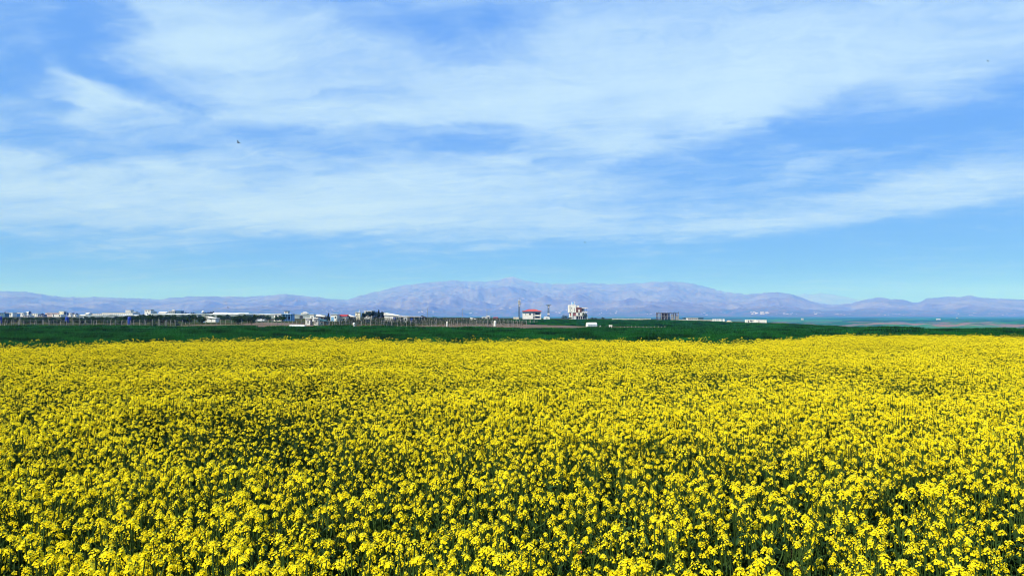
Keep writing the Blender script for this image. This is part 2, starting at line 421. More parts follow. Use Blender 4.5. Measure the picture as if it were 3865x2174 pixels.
# ------------------------------------------------------------------ crops
def point_object(name, pts, rot, scl, idx, coll):
    """one object whose points each carry a plant, shared plants in real places"""
    me = bpy.data.meshes.new(name)
    n = len(pts)
    me.vertices.add(n); me.vertices.foreach_set('co', np.asarray(pts, np.float32).reshape(-1))
    for nm, typ, val in (('rot', 'FLOAT_VECTOR', rot), ('scl', 'FLOAT_VECTOR', scl)):
        me.attributes.new(nm, typ, 'POINT').data.foreach_set('vector', np.asarray(val, np.float32).reshape(-1))
    me.attributes.new('idx', 'INT', 'POINT').data.foreach_set('value', np.asarray(idx, np.int32))
    o = link(bpy.data.objects.new(name, me))
    ng = bpy.data.node_groups.new(name + '_scatter', 'GeometryNodeTree')
    ng.interface.new_socket('Geometry', in_out='INPUT', socket_type='NodeSocketGeometry')
    ng.interface.new_socket('Geometry', in_out='OUTPUT', socket_type='NodeSocketGeometry')
    N, L = ng.nodes, ng.links
    gi, go = N.new('NodeGroupInput'), N.new('NodeGroupOutput')
    ci = N.new('GeometryNodeCollectionInfo'); ci.inputs[0].default_value = coll
    ci.inputs['Separate Children'].default_value = True; ci.inputs['Reset Children'].default_value = True
    def attr(nm, dt):
        a = N.new('GeometryNodeInputNamedAttribute'); a.data_type = dt; a.inputs[0].default_value = nm
        return a.outputs[0]
    ip = N.new('GeometryNodeInstanceOnPoints'); ip.inputs['Pick Instance'].default_value = True
    er = N.new('FunctionNodeEulerToRotation')
    L.new(attr('rot', 'FLOAT_VECTOR'), er.inputs[0])
    L.new(gi.outputs[0], ip.inputs['Points']); L.new(ci.outputs[0], ip.inputs['Instance'])
    L.new(attr('idx', 'INT'), ip.inputs['Instance Index']); L.new(er.outputs[0], ip.inputs['Rotation'])
    L.new(attr('scl', 'FLOAT_VECTOR'), ip.inputs['Scale'])
    L.new(ip.outputs[0], go.inputs[0])
    md = o.modifiers.new('scatter', 'NODES'); md.node_group = ng
    return o
def source_collection(name, meshes):
    c = bpy.data.collections.new(name)          # never linked to the scene: only read by the scatter
    for k, me in enumerate(meshes): c.objects.link(bpy.data.objects.new('%s_%02d' % (name, k), me))
    return c

M_PETAL = leaf_mat('rapeseed_petal', (0.77, 0.61, 0.004), (0.90, 0.76, 0.014), 0.42, 6.0, 0.6)
M_BUD = leaf_mat('rapeseed_bud', (0.30, 0.36, 0.03), (0.50, 0.48, 0.04), 0.2, 6.0)
M_STEM = leaf_mat('rapeseed_stem', (0.020, 0.045, 0.010), (0.04, 0.075, 0.018), 0.1, 3.0)
M_LEAF = leaf_mat('rapeseed_leaf', (0.010, 0.034, 0.012), (0.03, 0.072, 0.026), 0.25, 3.0)

def petals(mb, c, nrm, size, r):
    """a four-petalled flower"""
    nrm = nrm.normalized()
    a = nrm.cross(Vector((r.uniform(-1, 1), r.uniform(-1, 1), r.uniform(-1, 1)))).normalized(); b = nrm.cross(a)
    for k in range(4):
        t = k * math.pi / 2 + r.uniform(-.12, .12)
        d = a * math.cos(t) + b * math.sin(t); s_ = -a * math.sin(t) + b * math.cos(t)
        lift, L_ = r.uniform(.05, .45), size * r.uniform(.85, 1.1)
        p1 = c + d * L_ * .62 + nrm * lift * L_ * .6
        p2 = c + d * L_ + nrm * lift * L_ * .45
        mb.poly([c, p1 - s_ * L_ * .48, p2, p1 + s_ * L_ * .48], [(0, 1, 2), (0, 2, 3)])
def raceme(r, rad, hgt, n):
    """one yellow flower head: domed ring of open flowers below a tuft of buds; origin at its foot"""
    mb = MB(); mb.mat(0)
    for i in range(n):
        t = (i + .5) / n
        ang = i * 2.39996 + r.uniform(-.3, .3)
        z = hgt * (t ** .8)
        q = rad * (1 - .72 * t ** 2.2) * r.uniform(.72, 1.08)
        out = Vector((math.cos(ang), math.sin(ang), 0))
        petals(mb, out * q + Vector((0, 0, z)), out * (1 - .65 * t) + Vector((0, 0, .45 + .6 * t)), r.uniform(.0080, .0108), r)
    mb.mat(1)
    for i in range(5):
        c = Vector((r.uniform(-.3, .3) * rad, r.uniform(-.3, .3) * rad, hgt * r.uniform(.98, 1.12)))
        s_ = .0055
        mb.poly([c + Vector((s_, 0, -s_)), c + Vector((-s_ * .5, s_ * .87, -s_)), c + Vector((-s_ * .5, -s_ * .87, -s_)), c + Vector((0, 0, s_ * 1.5))], [(0, 1, 3), (1, 2, 3), (2, 0, 3)])
    mb.mat(2)
    mb.tube([(0, 0, -.02), (0, 0, hgt)], [.003, .002], 3, False)
    return mb
HEAD_MATS = [M_PETAL, M_BUD, M_STEM]
rr = random.Random(3)
RACEMES = [raceme(rr, rr.uniform(.017, .031), rr.uniform(.026, .066), rr.randint(12, 24)) for _ in range(6)] + \
          [raceme(rr, rr.uniform(.010, .018), rr.uniform(.018, .036), rr.randint(5, 11)) for _ in range(4)]
RAC_MESH = [m.mesh('flower_head', HEAD_MATS) for m in RACEMES]
def plant_spec(r):
    """stem tops of one rapeseed plant, about 1.3 m tall"""
    heads = []
    H = r.uniform(1.20, 1.36)
    st, lf = MB(), MB()
    lean = Vector((r.uniform(-.08, .08), r.uniform(-.08, .08), 0))
    def on(z): return Vector((lean.x * z, lean.y * z, z))
    st.tube([on(0), on(H * .5), on(H)], [.009, .007, .004], 4, False)
    heads.append((r.randrange(6), on(H), r.uniform(.85, 1.3)))
    nb = r.randint(6, 9)
    for k in range(nb):
        z0 = H * r.uniform(.42, .82); ang = k * 2.4 + r.uniform(-.4, .4)
        L_ = r.uniform(.08, .30)
        d = Vector((math.cos(ang), math.sin(ang), 0))
        top = on(z0) + d * L_ * .75 + Vector((0, 0, min(r.uniform(.14, .48), H - z0 + r.uniform(-.08, .03))))
        st.tube([on(z0), on(z0) + d * L_ * .5 + Vector((0, 0, .08)), top], [.004, .0035, .003], 3, False)
        big = r.random() < .5
        heads.append((r.randrange(6) if big else 6 + r.randrange(4), top, r.uniform(.75, 1.1)))
    for k in range(11):
        z0 = H * (.10 + .062 * k) * r.uniform(.9, 1.1); ang = r.uniform(0, 6.28)
        d = Vector((math.cos(ang), math.sin(ang), 0)); s_ = Vector((-d.y, d.x, 0))
        L_ = r.uniform(.10, .22) * (1.15 - .55 * z0 / H); w = L_ * r.uniform(.13, .24)
        p = on(z0)
        m1, tip = p + d * L_ * .55 + Vector((0, 0, L_ * .35)), p + d * L_ + Vector((0, 0, L_ * r.uniform(-.2, .3)))
        lf.poly([p, m1 - s_ * w, tip, m1 + s_ * w], [(0, 1, 2), (0, 2, 3)])
    return st, lf, heads
SPECS = [plant_spec(rr) for _ in range(14)]
def joined(spec):
    st, lf, heads = spec
    mb = MB()
    mb.mat(2).poly(st.v, st.f); mb.mat(3).poly(lf.v, lf.f)
    for (k, p, s_) in heads:
        h = RACEMES[k]; o = len(mb.v)
        mb.v += [(x * s_ + p.x, y * s_ + p.y, z * s_ + p.z) for x, y, z in h.v]
        mb.f += [tuple(o + q for q in f) for f in h.f]; mb.i += h.i
    return mb.mesh('rapeseed_plant', [M_PETAL, M_BUD, M_STEM, M_LEAF])
RAPE_COLL = source_collection('rapeseed', [joined(s_) for s_ in SPECS])

EDGE_PX = [-1500, 0, 450, 900, 1400, 1900, 2300, 2700, 3000, 3200, 3500, 3865, 5300]
EDGE_D = [34, 35, 38.5, 42, 44, 44, 43, 41.5, 46, 54, 55, 53, 52]
def field_edge(u): return np.interp(u * F + CX, EDGE_PX, EDGE_D)
DENS = 50.0
y0, y1, half = 1.6, 66.0, 62.0
n_try = int((y1 - y0) * 2 * half * DENS * 1.0)
x = rng.uniform(-half, half, n_try); y = rng.uniform(y0, y1, n_try)
u = x / y
keep = np.abs(x) < 0.92 * y + 2.2
x, y, u = x[keep], y[keep], u[keep]
edge = field_edge(u) + (fbm(x / 5.0, y / 5.0, 3, 40) - .5) * 7.0
patch = fbm(x / 3.2, y / 3.2, 4, 41, .55)                      # uneven stand
big = fbm(x / 9.0, y / 9.0, 3, 42)
dip = np.exp(-(((x - PX(870, 23.5)) / 5.5) ** 2 + ((y - 23.5) / 2.2) ** 2)) + .5 * np.exp(-(((x - PX(2500, 26)) / 4) ** 2 + ((y - 26) / 1.3) ** 2))
keepp = 0.52 + 1.5 * (patch - .42) + .5 * (big - .5) - .5 * dip
keepp = keepp * np.interp(y, [4, 9, 18, 40], [.70, .78, .95, 1.05])
beyond = y - edge
keepp = np.where(beyond > 0, np.where(beyond < 9, .20 * np.exp(-beyond / 2.6), 0), np.clip(keepp, .16, 1))
sel = rng.random(len(x)) < keepp
x, y, patch, big, dip, beyond = x[sel], y[sel], patch[sel], big[sel], dip[sel], beyond[sel]
hs = 0.94 + .30 * (patch - .5) + .20 * (big - .5) - .15 * dip + rng.normal(0, .065, len(x))
hs = np.clip(hs, .6, 1.22)
ws = hs * rng.uniform(.88, 1.22, len(x)) * np.interp(y, [7, 24], [1.05, 1.25])
P = np.stack([x, y, ground(x, y) - .01], -1)
rot = np.stack([rng.normal(0, .05, len(x)), rng.normal(0, .05, len(x)), rng.uniform(0, 6.283, len(x))], -1)
scl = np.stack([ws, ws, hs], -1)
idx = rng.integers(0, len(SPECS), len(x))
# the 300 that show largest stand as plants of their own
top = P[:, 2] + 1.3 * hs
py = YH + F * (CZ - top) / y
infr = (np.abs(x / y) < 1932.5 / F * .985) & (py < 2174 - 6)
order = np.where(infr, np.hypot(x, y), 1e9)
near = np.argsort(order)[:300]
rest = np.ones(len(x), bool); rest[near] = False
crop = point_object('rapeseed_crop', P[rest], rot[rest], scl[rest], idx[rest], RAPE_COLL)
tag(crop, 'dense yellow flowering rapeseed crop filling the field', 'crop', kind='stuff')
STEM_MESH = [s_[0].mesh('stem', M_STEM) for s_ in SPECS]
LEAF_MESH = [s_[1].mesh('leaves', M_LEAF) for s_ in SPECS]
for k in near:
    o = bpy.data.objects.new('rapeseed_plant', None); link(o)
    o.location = P[k]; o.rotation_euler = rot[k]; o.scale = scl[k]; o.empty_display_size = .1
    tag(o, 'yellow flowering rapeseed plant in the nearest strip along the bottom of the photo', 'plant', 'nearest rapeseed plants')
    sp = SPECS[idx[k]]
    link(bpy.data.objects.new('stem', STEM_MESH[idx[k]]), o)
    link(bpy.data.objects.new('foliage', LEAF_MESH[idx[k]]), o)
    for (h, p, s_) in sp[2]:
        c = link(bpy.data.objects.new('flower_head', RAC_MESH[h]), o); c.location = p; c.scale = (s_, s_, s_)

# wheat
M_WHEAT = leaf_mat('young_wheat', (0.002, 0.018, 0.006), (0.012, 0.112, 0.017), 0.25, 0.18, 0.6)
def wheat_patch(r, size, n, w, hgt):
    mb = MB()
    for _ in range(n):
        px_, py_ = r.uniform(-size, size), r.uniform(-size, size)
        a = r.uniform(0, 6.28); d = Vector((math.cos(a), math.sin(a), 0)); s_ = Vector((-d.y, d.x, 0)) * w
        h = hgt * r.uniform(.75, 1.08); b = r.uniform(.05, .45) * h
        p = Vector((px_, py_, 0)); m = p + Vector((0, 0, h * .7)) + d * b * .3; tp = p + Vector((0, 0, h)) + d * b
        mb.poly([p - s_ * .6, p + s_ * .6, m + s_, m - s_, tp], [(0, 1, 2, 3), (3, 2, 4)])
    return mb.mesh('wheat_patch', M_WHEAT)
WNEAR = source_collection('wheat_near', [wheat_patch(rr, .62, 170, .014, .84) for _ in range(4)])
WFAR = source_collection('wheat_far', [wheat_patch(rr, 2.3, 420, .055, .80) for _ in range(4)])
def wheat(name, xs, ys, hmul, coll, label):
    n = len(xs)
    h = (0.86 + 1.0 * (fbm(xs / 5.0, ys / 5.0, 4, 60) - .5) + .5 * (fbm(xs / 26.0, ys / 26.0, 2, 61) - .5) + rng.normal(0, .06, n)) * hmul
    o = point_object(name, np.stack([xs, ys, ground(xs, ys) - .02], -1), np.stack([np.zeros(n), np.zeros(n), rng.uniform(0, 6.283, n)], -1),
                     np.stack([np.ones(n), np.ones(n), h], -1), rng.integers(0, 4, n), coll)
    return tag(o, label, 'crop', kind='stuff')
def lattice(step, xh, ya, yb):
    gx, gy = np.meshgrid(np.arange(-xh, xh, step), np.arange(ya, yb, step))
    gx = gx.reshape(-1) + rng.uniform(-.3, .3, gx.size) * step; gy = gy.reshape(-1) + rng.uniform(-.3, .3, gy.size) * step
    return gx, gy
NEAR_END_U = [-1.2, -.74, -.45, -.3, -.1, 0, .1, .22, .3, .37, .485, .6, 1.2]
NEAR_END = [168, 168, 168, 168, 162, 152, 160, 185, 400, 345, 200, 122, 116]
gx, gy = lattice(1.15, 110, 30, 112)
gu = gx / gy
s1 = (np.abs(gu) < .86) & (gy > field_edge(gu) + .4) & (gy < np.interp(gu, NEAR_END_U, NEAR_END))
wheat('wheat_field', gx[s1], gy[s1], 1.0, WNEAR, 'dark green young wheat just behind the yellow rapeseed')
gx, gy = lattice(3.6, 340, 111, 400)
gu = gx / gy
s2 = (np.abs(gu) < .86) & (gy < np.interp(gu, NEAR_END_U, NEAR_END))
wheat('wheat_field', gx[s2], gy[s2], 1.0, WFAR, 'smooth green wheat further out, up to the fence posts and dirt strip')
gx, gy = lattice(4.0, 220, 262, 500)
gu = gx / gy
front = np.interp(gu, [-.12, -.05, 0, .05, .1, .2, .3], [292, 286, 280, 262, 230, 190, 300])
s3 = (gu > -.055 + .02 * np.sin(gy)) & (gu < .30) & (gy > front) & (gy < np.interp(gu, UC, CREST) + 12) & ~((np.abs(gx - PX(2232, 240)) < 4) & (gy < 246))
wheat('wheat_field', gx[s3], gy[s3], 1.0, WFAR, 'far dark green wheat field below the red-roofed house')

# ------------------------------------------------------------------ things beyond the fields
M_WHITE = mat('white_render', (0.66, 0.655, 0.64), .85, .08, .6)
M_CREAM = mat('cream_render', (0.72, 0.66, 0.52), .85, .08, .6)
M_GREY = mat('grey_concrete', (0.24, 0.245, 0.255), .9, .12, .8, bump=.3)
M_DARKGREY = mat('shaded_concrete', (0.07, 0.07, 0.075), .9, .12, .8)  # darkened copy of the grey concrete, shade of the open frame in its colour
M_DULL = mat('weathered_plaster', (0.36, 0.36, 0.34), .9, .14, .5)
M_PALE = mat('pale_concrete', (0.60, 0.59, 0.56), .9, .10, .8, bump=.3)
M_PINK = mat('pinkish_render', (0.56, 0.42, 0.36), .9, .08, .5)
M_BLUEWALL = mat('blue_paint_and_shade', (0.16, 0.36, 0.62), .7, .1, .7)
M_TEAL = mat('teal_sheet_and_shade', (0.04, 0.12, 0.16), .6, .1, .7)
M_DARK = mat('dark_sheet_and_shade', (0.025, 0.03, 0.04), .6, .1, .7)
M_REDTILE = mat('red_roof_tile', (0.36, 0.055, 0.045), .8, .12, 4.0, bump=.4)
M_DARKRED = mat('dark_red_sheet', (0.26, 0.03, 0.035), .6, .1, 2.0)
M_BROWN = mat('brown_cladding', (0.13, 0.055, 0.04), .75, .14, 3.0)
M_BRICK = mat('red_brick', (0.30, 0.10, 0.085), .9, .14, 5.0, bump=.3)
M_GLASS = mat('window_glass', (0.02, 0.035, 0.05), .12, .05, .3, spec=.6)
M_FRAME = mat('window_frame', (0.55, 0.55, 0.55), .5, .05)
M_STEEL = mat('galvanised_steel', (0.30, 0.36, 0.40), .45, .1, 2.0, metallic=.5)
M_DARKSTEEL = mat('dark_steel', (0.045, 0.085, 0.12), .6, .1, 2.0)
M_PLASTIC = mat('greenhouse_plastic', (0.60, 0.63, 0.65), .5, .08, .5)
M_PLASTIC2 = mat('dull_greenhouse_plastic', (0.26, 0.31, 0.31), .5, .12, .5)
M_BLUETANK = mat('blue_plastic', (0.008, 0.04, 0.30), .4, .06)
M_POST = mat('concrete_post', (0.25, 0.25, 0.235), .9, .14, 4.0)
M_WIRE = mat('fence_wire', (0.25, 0.25, 0.25), .5, .1, metallic=.7)
M_EARTH = mat('bare_red_earth', (0.105, 0.07, 0.045), .95, .22, .35, bump=.5)
M_TRUNK = mat('tree_bark', (0.085, 0.06, 0.042), .9, .15, 4.0)
M_CROWN = leaf_mat('orchard_leaf', (0.006, 0.020, 0.010), (0.026, 0.066, 0.022), .2, .5)
M_CONIFER = leaf_mat('cypress_leaf', (0.006, 0.02, 0.012), (0.016, 0.042, 0.02), .1, .5)
M_SHRUB = leaf_mat('shrub_leaf', (0.012, 0.035, 0.014), (0.03, 0.06, 0.022), .2, .5)
M_VINE = leaf_mat('vine_leaf', (0.018, 0.030, 0.018), (0.05, 0.07, 0.04), .2, .5)
M_CAR = mat('white_car_paint', (0.78, 0.79, 0.80), .25, .03, spec=.6)
M_TYRE = mat('tyre_rubber', (0.02, 0.02, 0.02), .8, .1)
M_BIRD = mat('dark_feathers', (0.012, 0.012, 0.016), .7, .1)

ORD = ('first', 'second', 'third', 'fourth', 'fifth', 'sixth', 'seventh', 'eighth')
def thing(name, label, cat, px, d, rz=0.0, group=None):
    return tag(empty(name, at(px, d), rz), label, cat, group, 'thing')
def box(root, name, m, x0, x1, y0, y1, z0, z1, parent=None):
    return MB().box(x0, x1, y0, y1, z0, z1).build(name, m, parent or root)
def window(root, cx, z0, z1, w, y, glass=M_GLASS, frame=M_FRAME, t=.09):
    """frame standing 5 cm proud of the wall face y, with a pane set in it"""
    mb = MB()
    for a in ((cx - w / 2 - t, cx - w / 2, z0 - t, z1 + t), (cx + w / 2, cx + w / 2 + t, z0 - t, z1 + t)): mb.box(a[0], a[1], y - .06, y + .02, a[2], a[3])
    for a in ((z0 - t, z0), (z1, z1 + t)): mb.box(cx - w / 2, cx + w / 2, y - .06, y + .02, a[0], a[1])
    f = mb.build('window', frame, root)
    MB().box(cx - w / 2, cx + w / 2, y - .025, y + .015, z0, z1).build('pane', glass, f)
    return f
def building(name, label, cat, px0, px1, pt, d, dep, wall, roof, style='flat', wins=(), rz=0.0, group=None, door=None, frame=M_FRAME):
    """a small building seen from in front: px0..px1 wide, roof line at pt"""
    root = thing(name, label, cat, (px0 + px1) / 2, d + dep / 2, rz, group)
    w = (px1 - px0) / F * d / 2
    h = max(PZ(pt, d) - root.location.z, 1.6)
    y0, y1 = -dep / 2, dep / 2
    eave = h - (.3 if style == 'flat' else min(.28 * h, 1.6))
    box(root, 'wall', wall, -w, w, y0, y1, -.6, eave)
    ov = .25
    if style == 'flat':
        MB().box(-w - ov * .6, w + ov * .6, y0 - ov, y1 + ov, eave + .002, h).build('roof', roof, root)
    elif style == 'gable':   # ridge runs left to right
        MB().prism([(y0 - ov, eave - .05), (y1 + ov, eave - .05), (y1 + ov, eave + .1), (0, h), (y0 - ov, eave + .1)], 'x', -w - ov, w + ov).build('roof', roof, root)
    elif style == 'end':     # gable end towards us
        MB().prism([(-w - ov, eave), (w + ov, eave), (w + ov, eave + .15), (0, h), (-w - ov, eave + .15)], 'y', y0 - ov, y1 + ov).build('roof', roof, root)
    elif style == 'mono':
        MB().prism([(-w - ov, eave), (w + ov, eave - .35), (w + ov, eave - .2), (-w - ov, h)], 'y', y0 - ov, y1 + ov).build('roof', roof, root)
    elif style == 'hip':
        k = min(w * .55, dep * .5)
        MB().poly([(-w - .5, y0 - .5, eave), (w + .5, y0 - .5, eave), (w + .5, y1 + .5, eave), (-w - .5, y1 + .5, eave), (-w + k, 0, h), (w - k, 0, h)],
                  [(0, 3, 2, 1), (0, 1, 5, 4), (1, 2, 5), (2, 3, 4, 5), (3, 0, 4)]).build('roof', roof, root)
    for (fx, fz, ww, hh) in wins:
        window(root, -w + 2 * w * fx, eave * fz - hh / 2, eave * fz + hh / 2, ww, y0, frame=frame)
    if door:
        fx, ww, hh, dm = door
        cx = -w + 2 * w * fx
        MB().box(cx - ww / 2, cx + ww / 2, y0 - .04, y0 + .02, 0, hh).build('door', dm, root)
    return root, w, h, eave

# --- trees
def crown_mesh(name, r, m, rad, hgt, z0, n, size, cone=False, hollow=.35):
    mb = MB()
    lobes = [(Vector((r.uniform(-.5, .5) * rad, r.uniform(-.5, .5) * rad, z0 + hgt * r.uniform(.3, .75))), r.uniform(.4, .65)) for _ in range(6)]
    for _ in range(n):
        if cone:
            t = r.random() ** .7; a = r.uniform(0, 6.28); q = rad * (1 - t) * r.uniform(.55, 1.05) + .06
            c = Vector((math.cos(a) * q, math.sin(a) * q, z0 + hgt * t))
        else:
            lc, lr = lobes[r.randrange(6)]
            v = Vector((r.gauss(0, 1), r.gauss(0, 1), r.gauss(0, 1))).normalized() * lr * r.uniform(hollow, 1.05)
            c = lc + Vector((v.x * rad, v.y * rad, v.z * hgt * .55))
        nrm = Vector((r.gauss(0, 1), r.gauss(0, 1), r.gauss(.4, 1))).normalized()
        a = nrm.orthogonal().normalized(); b = nrm.cross(a); s_ = size * r.uniform(.6, 1.3)
        mb.poly([c - a * s_, c + b * s_ * .6, c + a * s_, c - b * s_ * .6], [(0, 1, 2), (0, 2, 3)])
    return mb.mesh(name, m)
def trunk_mesh(r, rad, hgt):
    mb = MB(); mb.tube([(0, 0, -.3), (r.uniform(-.05, .05), 0, hgt * .5), (r.uniform(-.1, .1), r.uniform(-.1, .1), hgt)], [rad, rad * .8, rad * .5], 6)
    for k in range(4):
        a = k * 1.6 + r.uniform(-.4, .4)
        mb.tube([(0, 0, hgt * .75), (math.cos(a) * hgt * .35, math.sin(a) * hgt * .35, hgt * 1.25)], [rad * .5, rad * .2], 4)
    return mb.mesh('trunk', M_TRUNK)
ro = random.Random(11)
ORCH = [(crown_mesh('crown', ro, M_CROWN, 2.05, 2.7, .35, 560, .20), trunk_mesh(ro, .11, 1.2)) for _ in range(4)]
CONI = [(crown_mesh('crown', ro, M_CONIFER, 1.3, 6.0, .5, 700, .26, True), trunk_mesh(ro, .16, 1.6)) for _ in range(2)]
BROAD = [(crown_mesh('crown', ro, M_CONIFER, 2.6, 4.6, 1.2, 800, .28), trunk_mesh(ro, .2, 2.2)) for _ in range(2)]
BUSH = [crown_mesh('crown', ro, M_SHRUB, 1.5, 1.5, 0, 420, .13) for _ in range(3)]
def tree(name, src, label, loc, s, group=None, rz=None, sz=None):
    o = empty(name, loc, ro.uniform(0, 6.28) if rz is None else rz)
    o.scale = (s, s, sz or s)
    link(bpy.data.objects.new('trunk', src[1]), o); link(bpy.data.objects.new('crown', src[0]), o)
    return tag(o, label, 'tree', group)
def bush(label, px, d, sx, sz, group=None):
    o = link(bpy.data.objects.new('shrub', BUSH[ro.randrange(3)]))
    o.location = at(px, d, -.05); o.scale = (sx, sx, sz); o.rotation_euler = (0, 0, ro.uniform(0, 6.28))
    return tag(o, label, 'shrub', group)

# --- bare earth strips
def strip(name, pts, lift=.04):
    """ribbon over the ground: rows of (px, d near, d far)"""
    P = []
    for t in np.linspace(0, 1, 9):
        row = []
        for (px, a, b) in pts:
            d = a + (b - a) * t
            x = PX(px, d); row.append((x, d, gz(x, d) + lift))
        P.append(row)
    me = grid_mesh(name, np.array(P), M_EARTH)
    if me.polygons[0].normal.z < 0: me.flip_normals()
    return tag(link(bpy.data.objects.new(name, me)), kind='structure')
strip('dirt_path', [(px, a, b) for px, a, b in zip(range(1560, 2221, 20), np.interp(range(1560, 2221, 20), [1560, 1800, 2220], [176, 160, 205]), np.interp(range(1560, 2221, 20), [1560, 1750, 1900, 2100, 2220], [190, 300, 284, 268, 228]))])
strip('bare_ground', [(px, a, b) for px, a, b in zip(range(640, 1221, 20), np.interp(range(640, 1221, 20), [640, 760, 1100, 1220], [200, 172, 170, 190]), np.interp(range(640, 1221, 20), [640, 760, 900, 1000, 1100, 1220], [206, 226, 232, 300, 270, 214]))])

# --- fences, vine rows
def post_mesh(r, h, w):
    mb = MB()
    mb.poly([(-w, -w, -.3), (w, -w, -.3), (w, w, -.3), (-w, w, -.3), (-w * .8, -w * .8, h * .86), (w * .8, -w * .8, h * .86), (w * .8, w * .8, h * .86), (-w * .8, w * .8, h * .86),
             (r * w - w * .7, -w * .7, h), (r * w + w * .7, -w * .7, h), (r * w + w * .7, w * .7, h), (r * w - w * .7, w * .7, h)],
            [(0, 3, 2, 1), (0, 1, 5, 4), (1, 2, 6, 5), (2, 3, 7, 6), (3, 0, 4, 7), (4, 5, 9, 8), (5, 6, 10, 9), (6, 7, 11, 10), (7, 4, 8, 11), (8, 9, 10, 11)])
    return mb.mesh('post', M_POST)
POSTS = [post_mesh(k, 1.0, .07) for k in (0, 1.5, -1.2)]
def row(name, label, cat, a, b, spacing, h, group=None, vine=0.0, jit=.12, skip=0.0, wires=True):
    """posts between two spots (px, d), with wires, and vines on them where vine > 0"""
    A, B = at(*a), at(*b)
    L_ = (B - A).length; n = max(int(L_ / spacing), 1)
    root = tag(empty(name, A), label, cat, group)
    tops = []
    for k in range(n + 1):
        p = A.lerp(B, k / n); p.z = gz(p.x, p.y)
        hk = h * ro.uniform(.86, 1.1)
        tops.append((p - A, hk))
        if ro.random() < skip: continue
        o = link(bpy.data.objects.new('post', POSTS[ro.randrange(3)]), root)
        o.location = p - A + Vector((ro.uniform(-jit, jit) * spacing, ro.uniform(-.3, .3), 0)); o.scale = (1, 1, hk)
        o.rotation_euler = (ro.gauss(0, .05), ro.gauss(0, .06), ro.uniform(0, 1))
    if wires:
        for f in (.45, .85):
            MB().tube([p + Vector((0, .09, h * f)) for p, _ in tops], .012, 3, False).build('wire', M_WIRE, root)
    if vine:
        mb = MB()
        for _ in range(int(L_ * 70 * vine)):
            t = ro.random(); p = A.lerp(B, t)
            c = Vector((p.x - A.x, p.y - A.y + ro.gauss(0, .18), gz(p.x, p.y) - A.z + h * min(max(ro.gauss(.6, .22), .12), 1.05)))
            nr = Vector((ro.gauss(0, 1), ro.gauss(0, 1), ro.gauss(.3, 1))).normalized(); q = nr.orthogonal().normalized(); w = nr.cross(q); s_ = ro.uniform(.07, .16)
            mb.poly([c - q * s_, c + w * s_ * .7, c + q * s_, c - w * s_ * .7], [(0, 1, 2), (0, 2, 3)])
        mb.build('foliage', M_VINE, root)
    return root
G_F, G_V = 'wire fences along the wheat', 'rows of posts with vines'
row('wire_fence', 'long pale-post wire fence between wheat and orchard', 'fence', (-160, 182), (690, 184), 1.55, 2.0, G_F)
row('wire_fence', 'second pale-post fence just inside the orchard, behind the long one', 'fence', (-120, 206), (660, 208), 2.1, 1.9, G_F, skip=.2)
row('wire_fence', 'low fence of short pale posts below the white shed with a blue side', 'fence', (700, 236), (1030, 238), 1.7, 1.7, G_F)
row('wire_fence', 'fence crossing the bare earth in front of the white and blue house', 'fence', (960, 232), (1170, 216), 1.9, 1.7, G_F)
row('wire_fence', 'last pale posts running away beside the dirt path to its end', 'fence', (1798, 216), (2025, 300), 2.6, 1.75, G_F)
row('wire_fence', 'line of short stub posts standing in wheat near the white tunnel tent', 'fence', (2340, 176), (2510, 180), 1.05, .98, G_F, wires=False)
row('vine_row', 'front vine row with pale posts before the twin white huts', 'vine row', (1186, 190), (1480, 192), 1.35, 1.6, G_V, .5)
row('vine_row', 'front vine row between the dark bushes and the dirt path', 'vine row', (1480, 194), (1800, 190), 1.4, 1.75, G_V, .5)
row('vine_row', 'second vine row behind the dark bushes, in front of the big white shed', 'vine row', (1240, 214), (1610, 214), 1.4, 1.8, G_V, .8)
row('vine_row', 'second vine row ending at the dirt path beside the lone white sack', 'vine row', (1600, 216), (1985, 214), 1.3, 1.95, G_V, .8)
row('vine_row', 'third vine row, its leaves reaching across below the twin cream towers', 'vine row', (1270, 240), (1640, 240), 1.5, 2.1, G_V, 1.2)
row('vine_row', 'third vine row on the path side, below the small white farm', 'vine row', (1620, 242), (1930, 240), 1.3, 2.15, G_V, 1.2)
row('vine_row', 'rearmost vine row, nearest the big white shed', 'vine row', (1290, 275), (1580, 275), 1.9, 2.3, G_V, 1.4)
row('vine_row', 'rearmost vine row, nearest the small white farm', 'vine row', (1600, 280), (1900, 278), 1.5, 2.3, G_V, 1.5)

# --- orchard
for d in (226, 250, 276, 306, 345, 400):
    a, b = PX(-40, d), PX(1045 if d > 290 else 985, d)
    xx = a + ro.uniform(0, 2)
    while xx < b:
        px = xx / d * F + CX
        xx += 3.0 * ro.uniform(.85, 1.2)
        if (d < 320 and 755 < px < 840) or (d < 345 and 940 < px < 1005) or ro.random() < .05 or (d < 300 and 690 < px < 760 and ro.random() < .5): continue
        yy = d + ro.uniform(-2, 2)
        tree('orchard_tree', ORCH[ro.randrange(4)], 'small dark green orchard tree in the rows between fence and greenhouses', (xx, yy, gz(xx, yy)), ro.uniform(.72, 1.12) * (np.interp(px, [250, 520], [.62, 1.0])), 'orchard trees in rows')

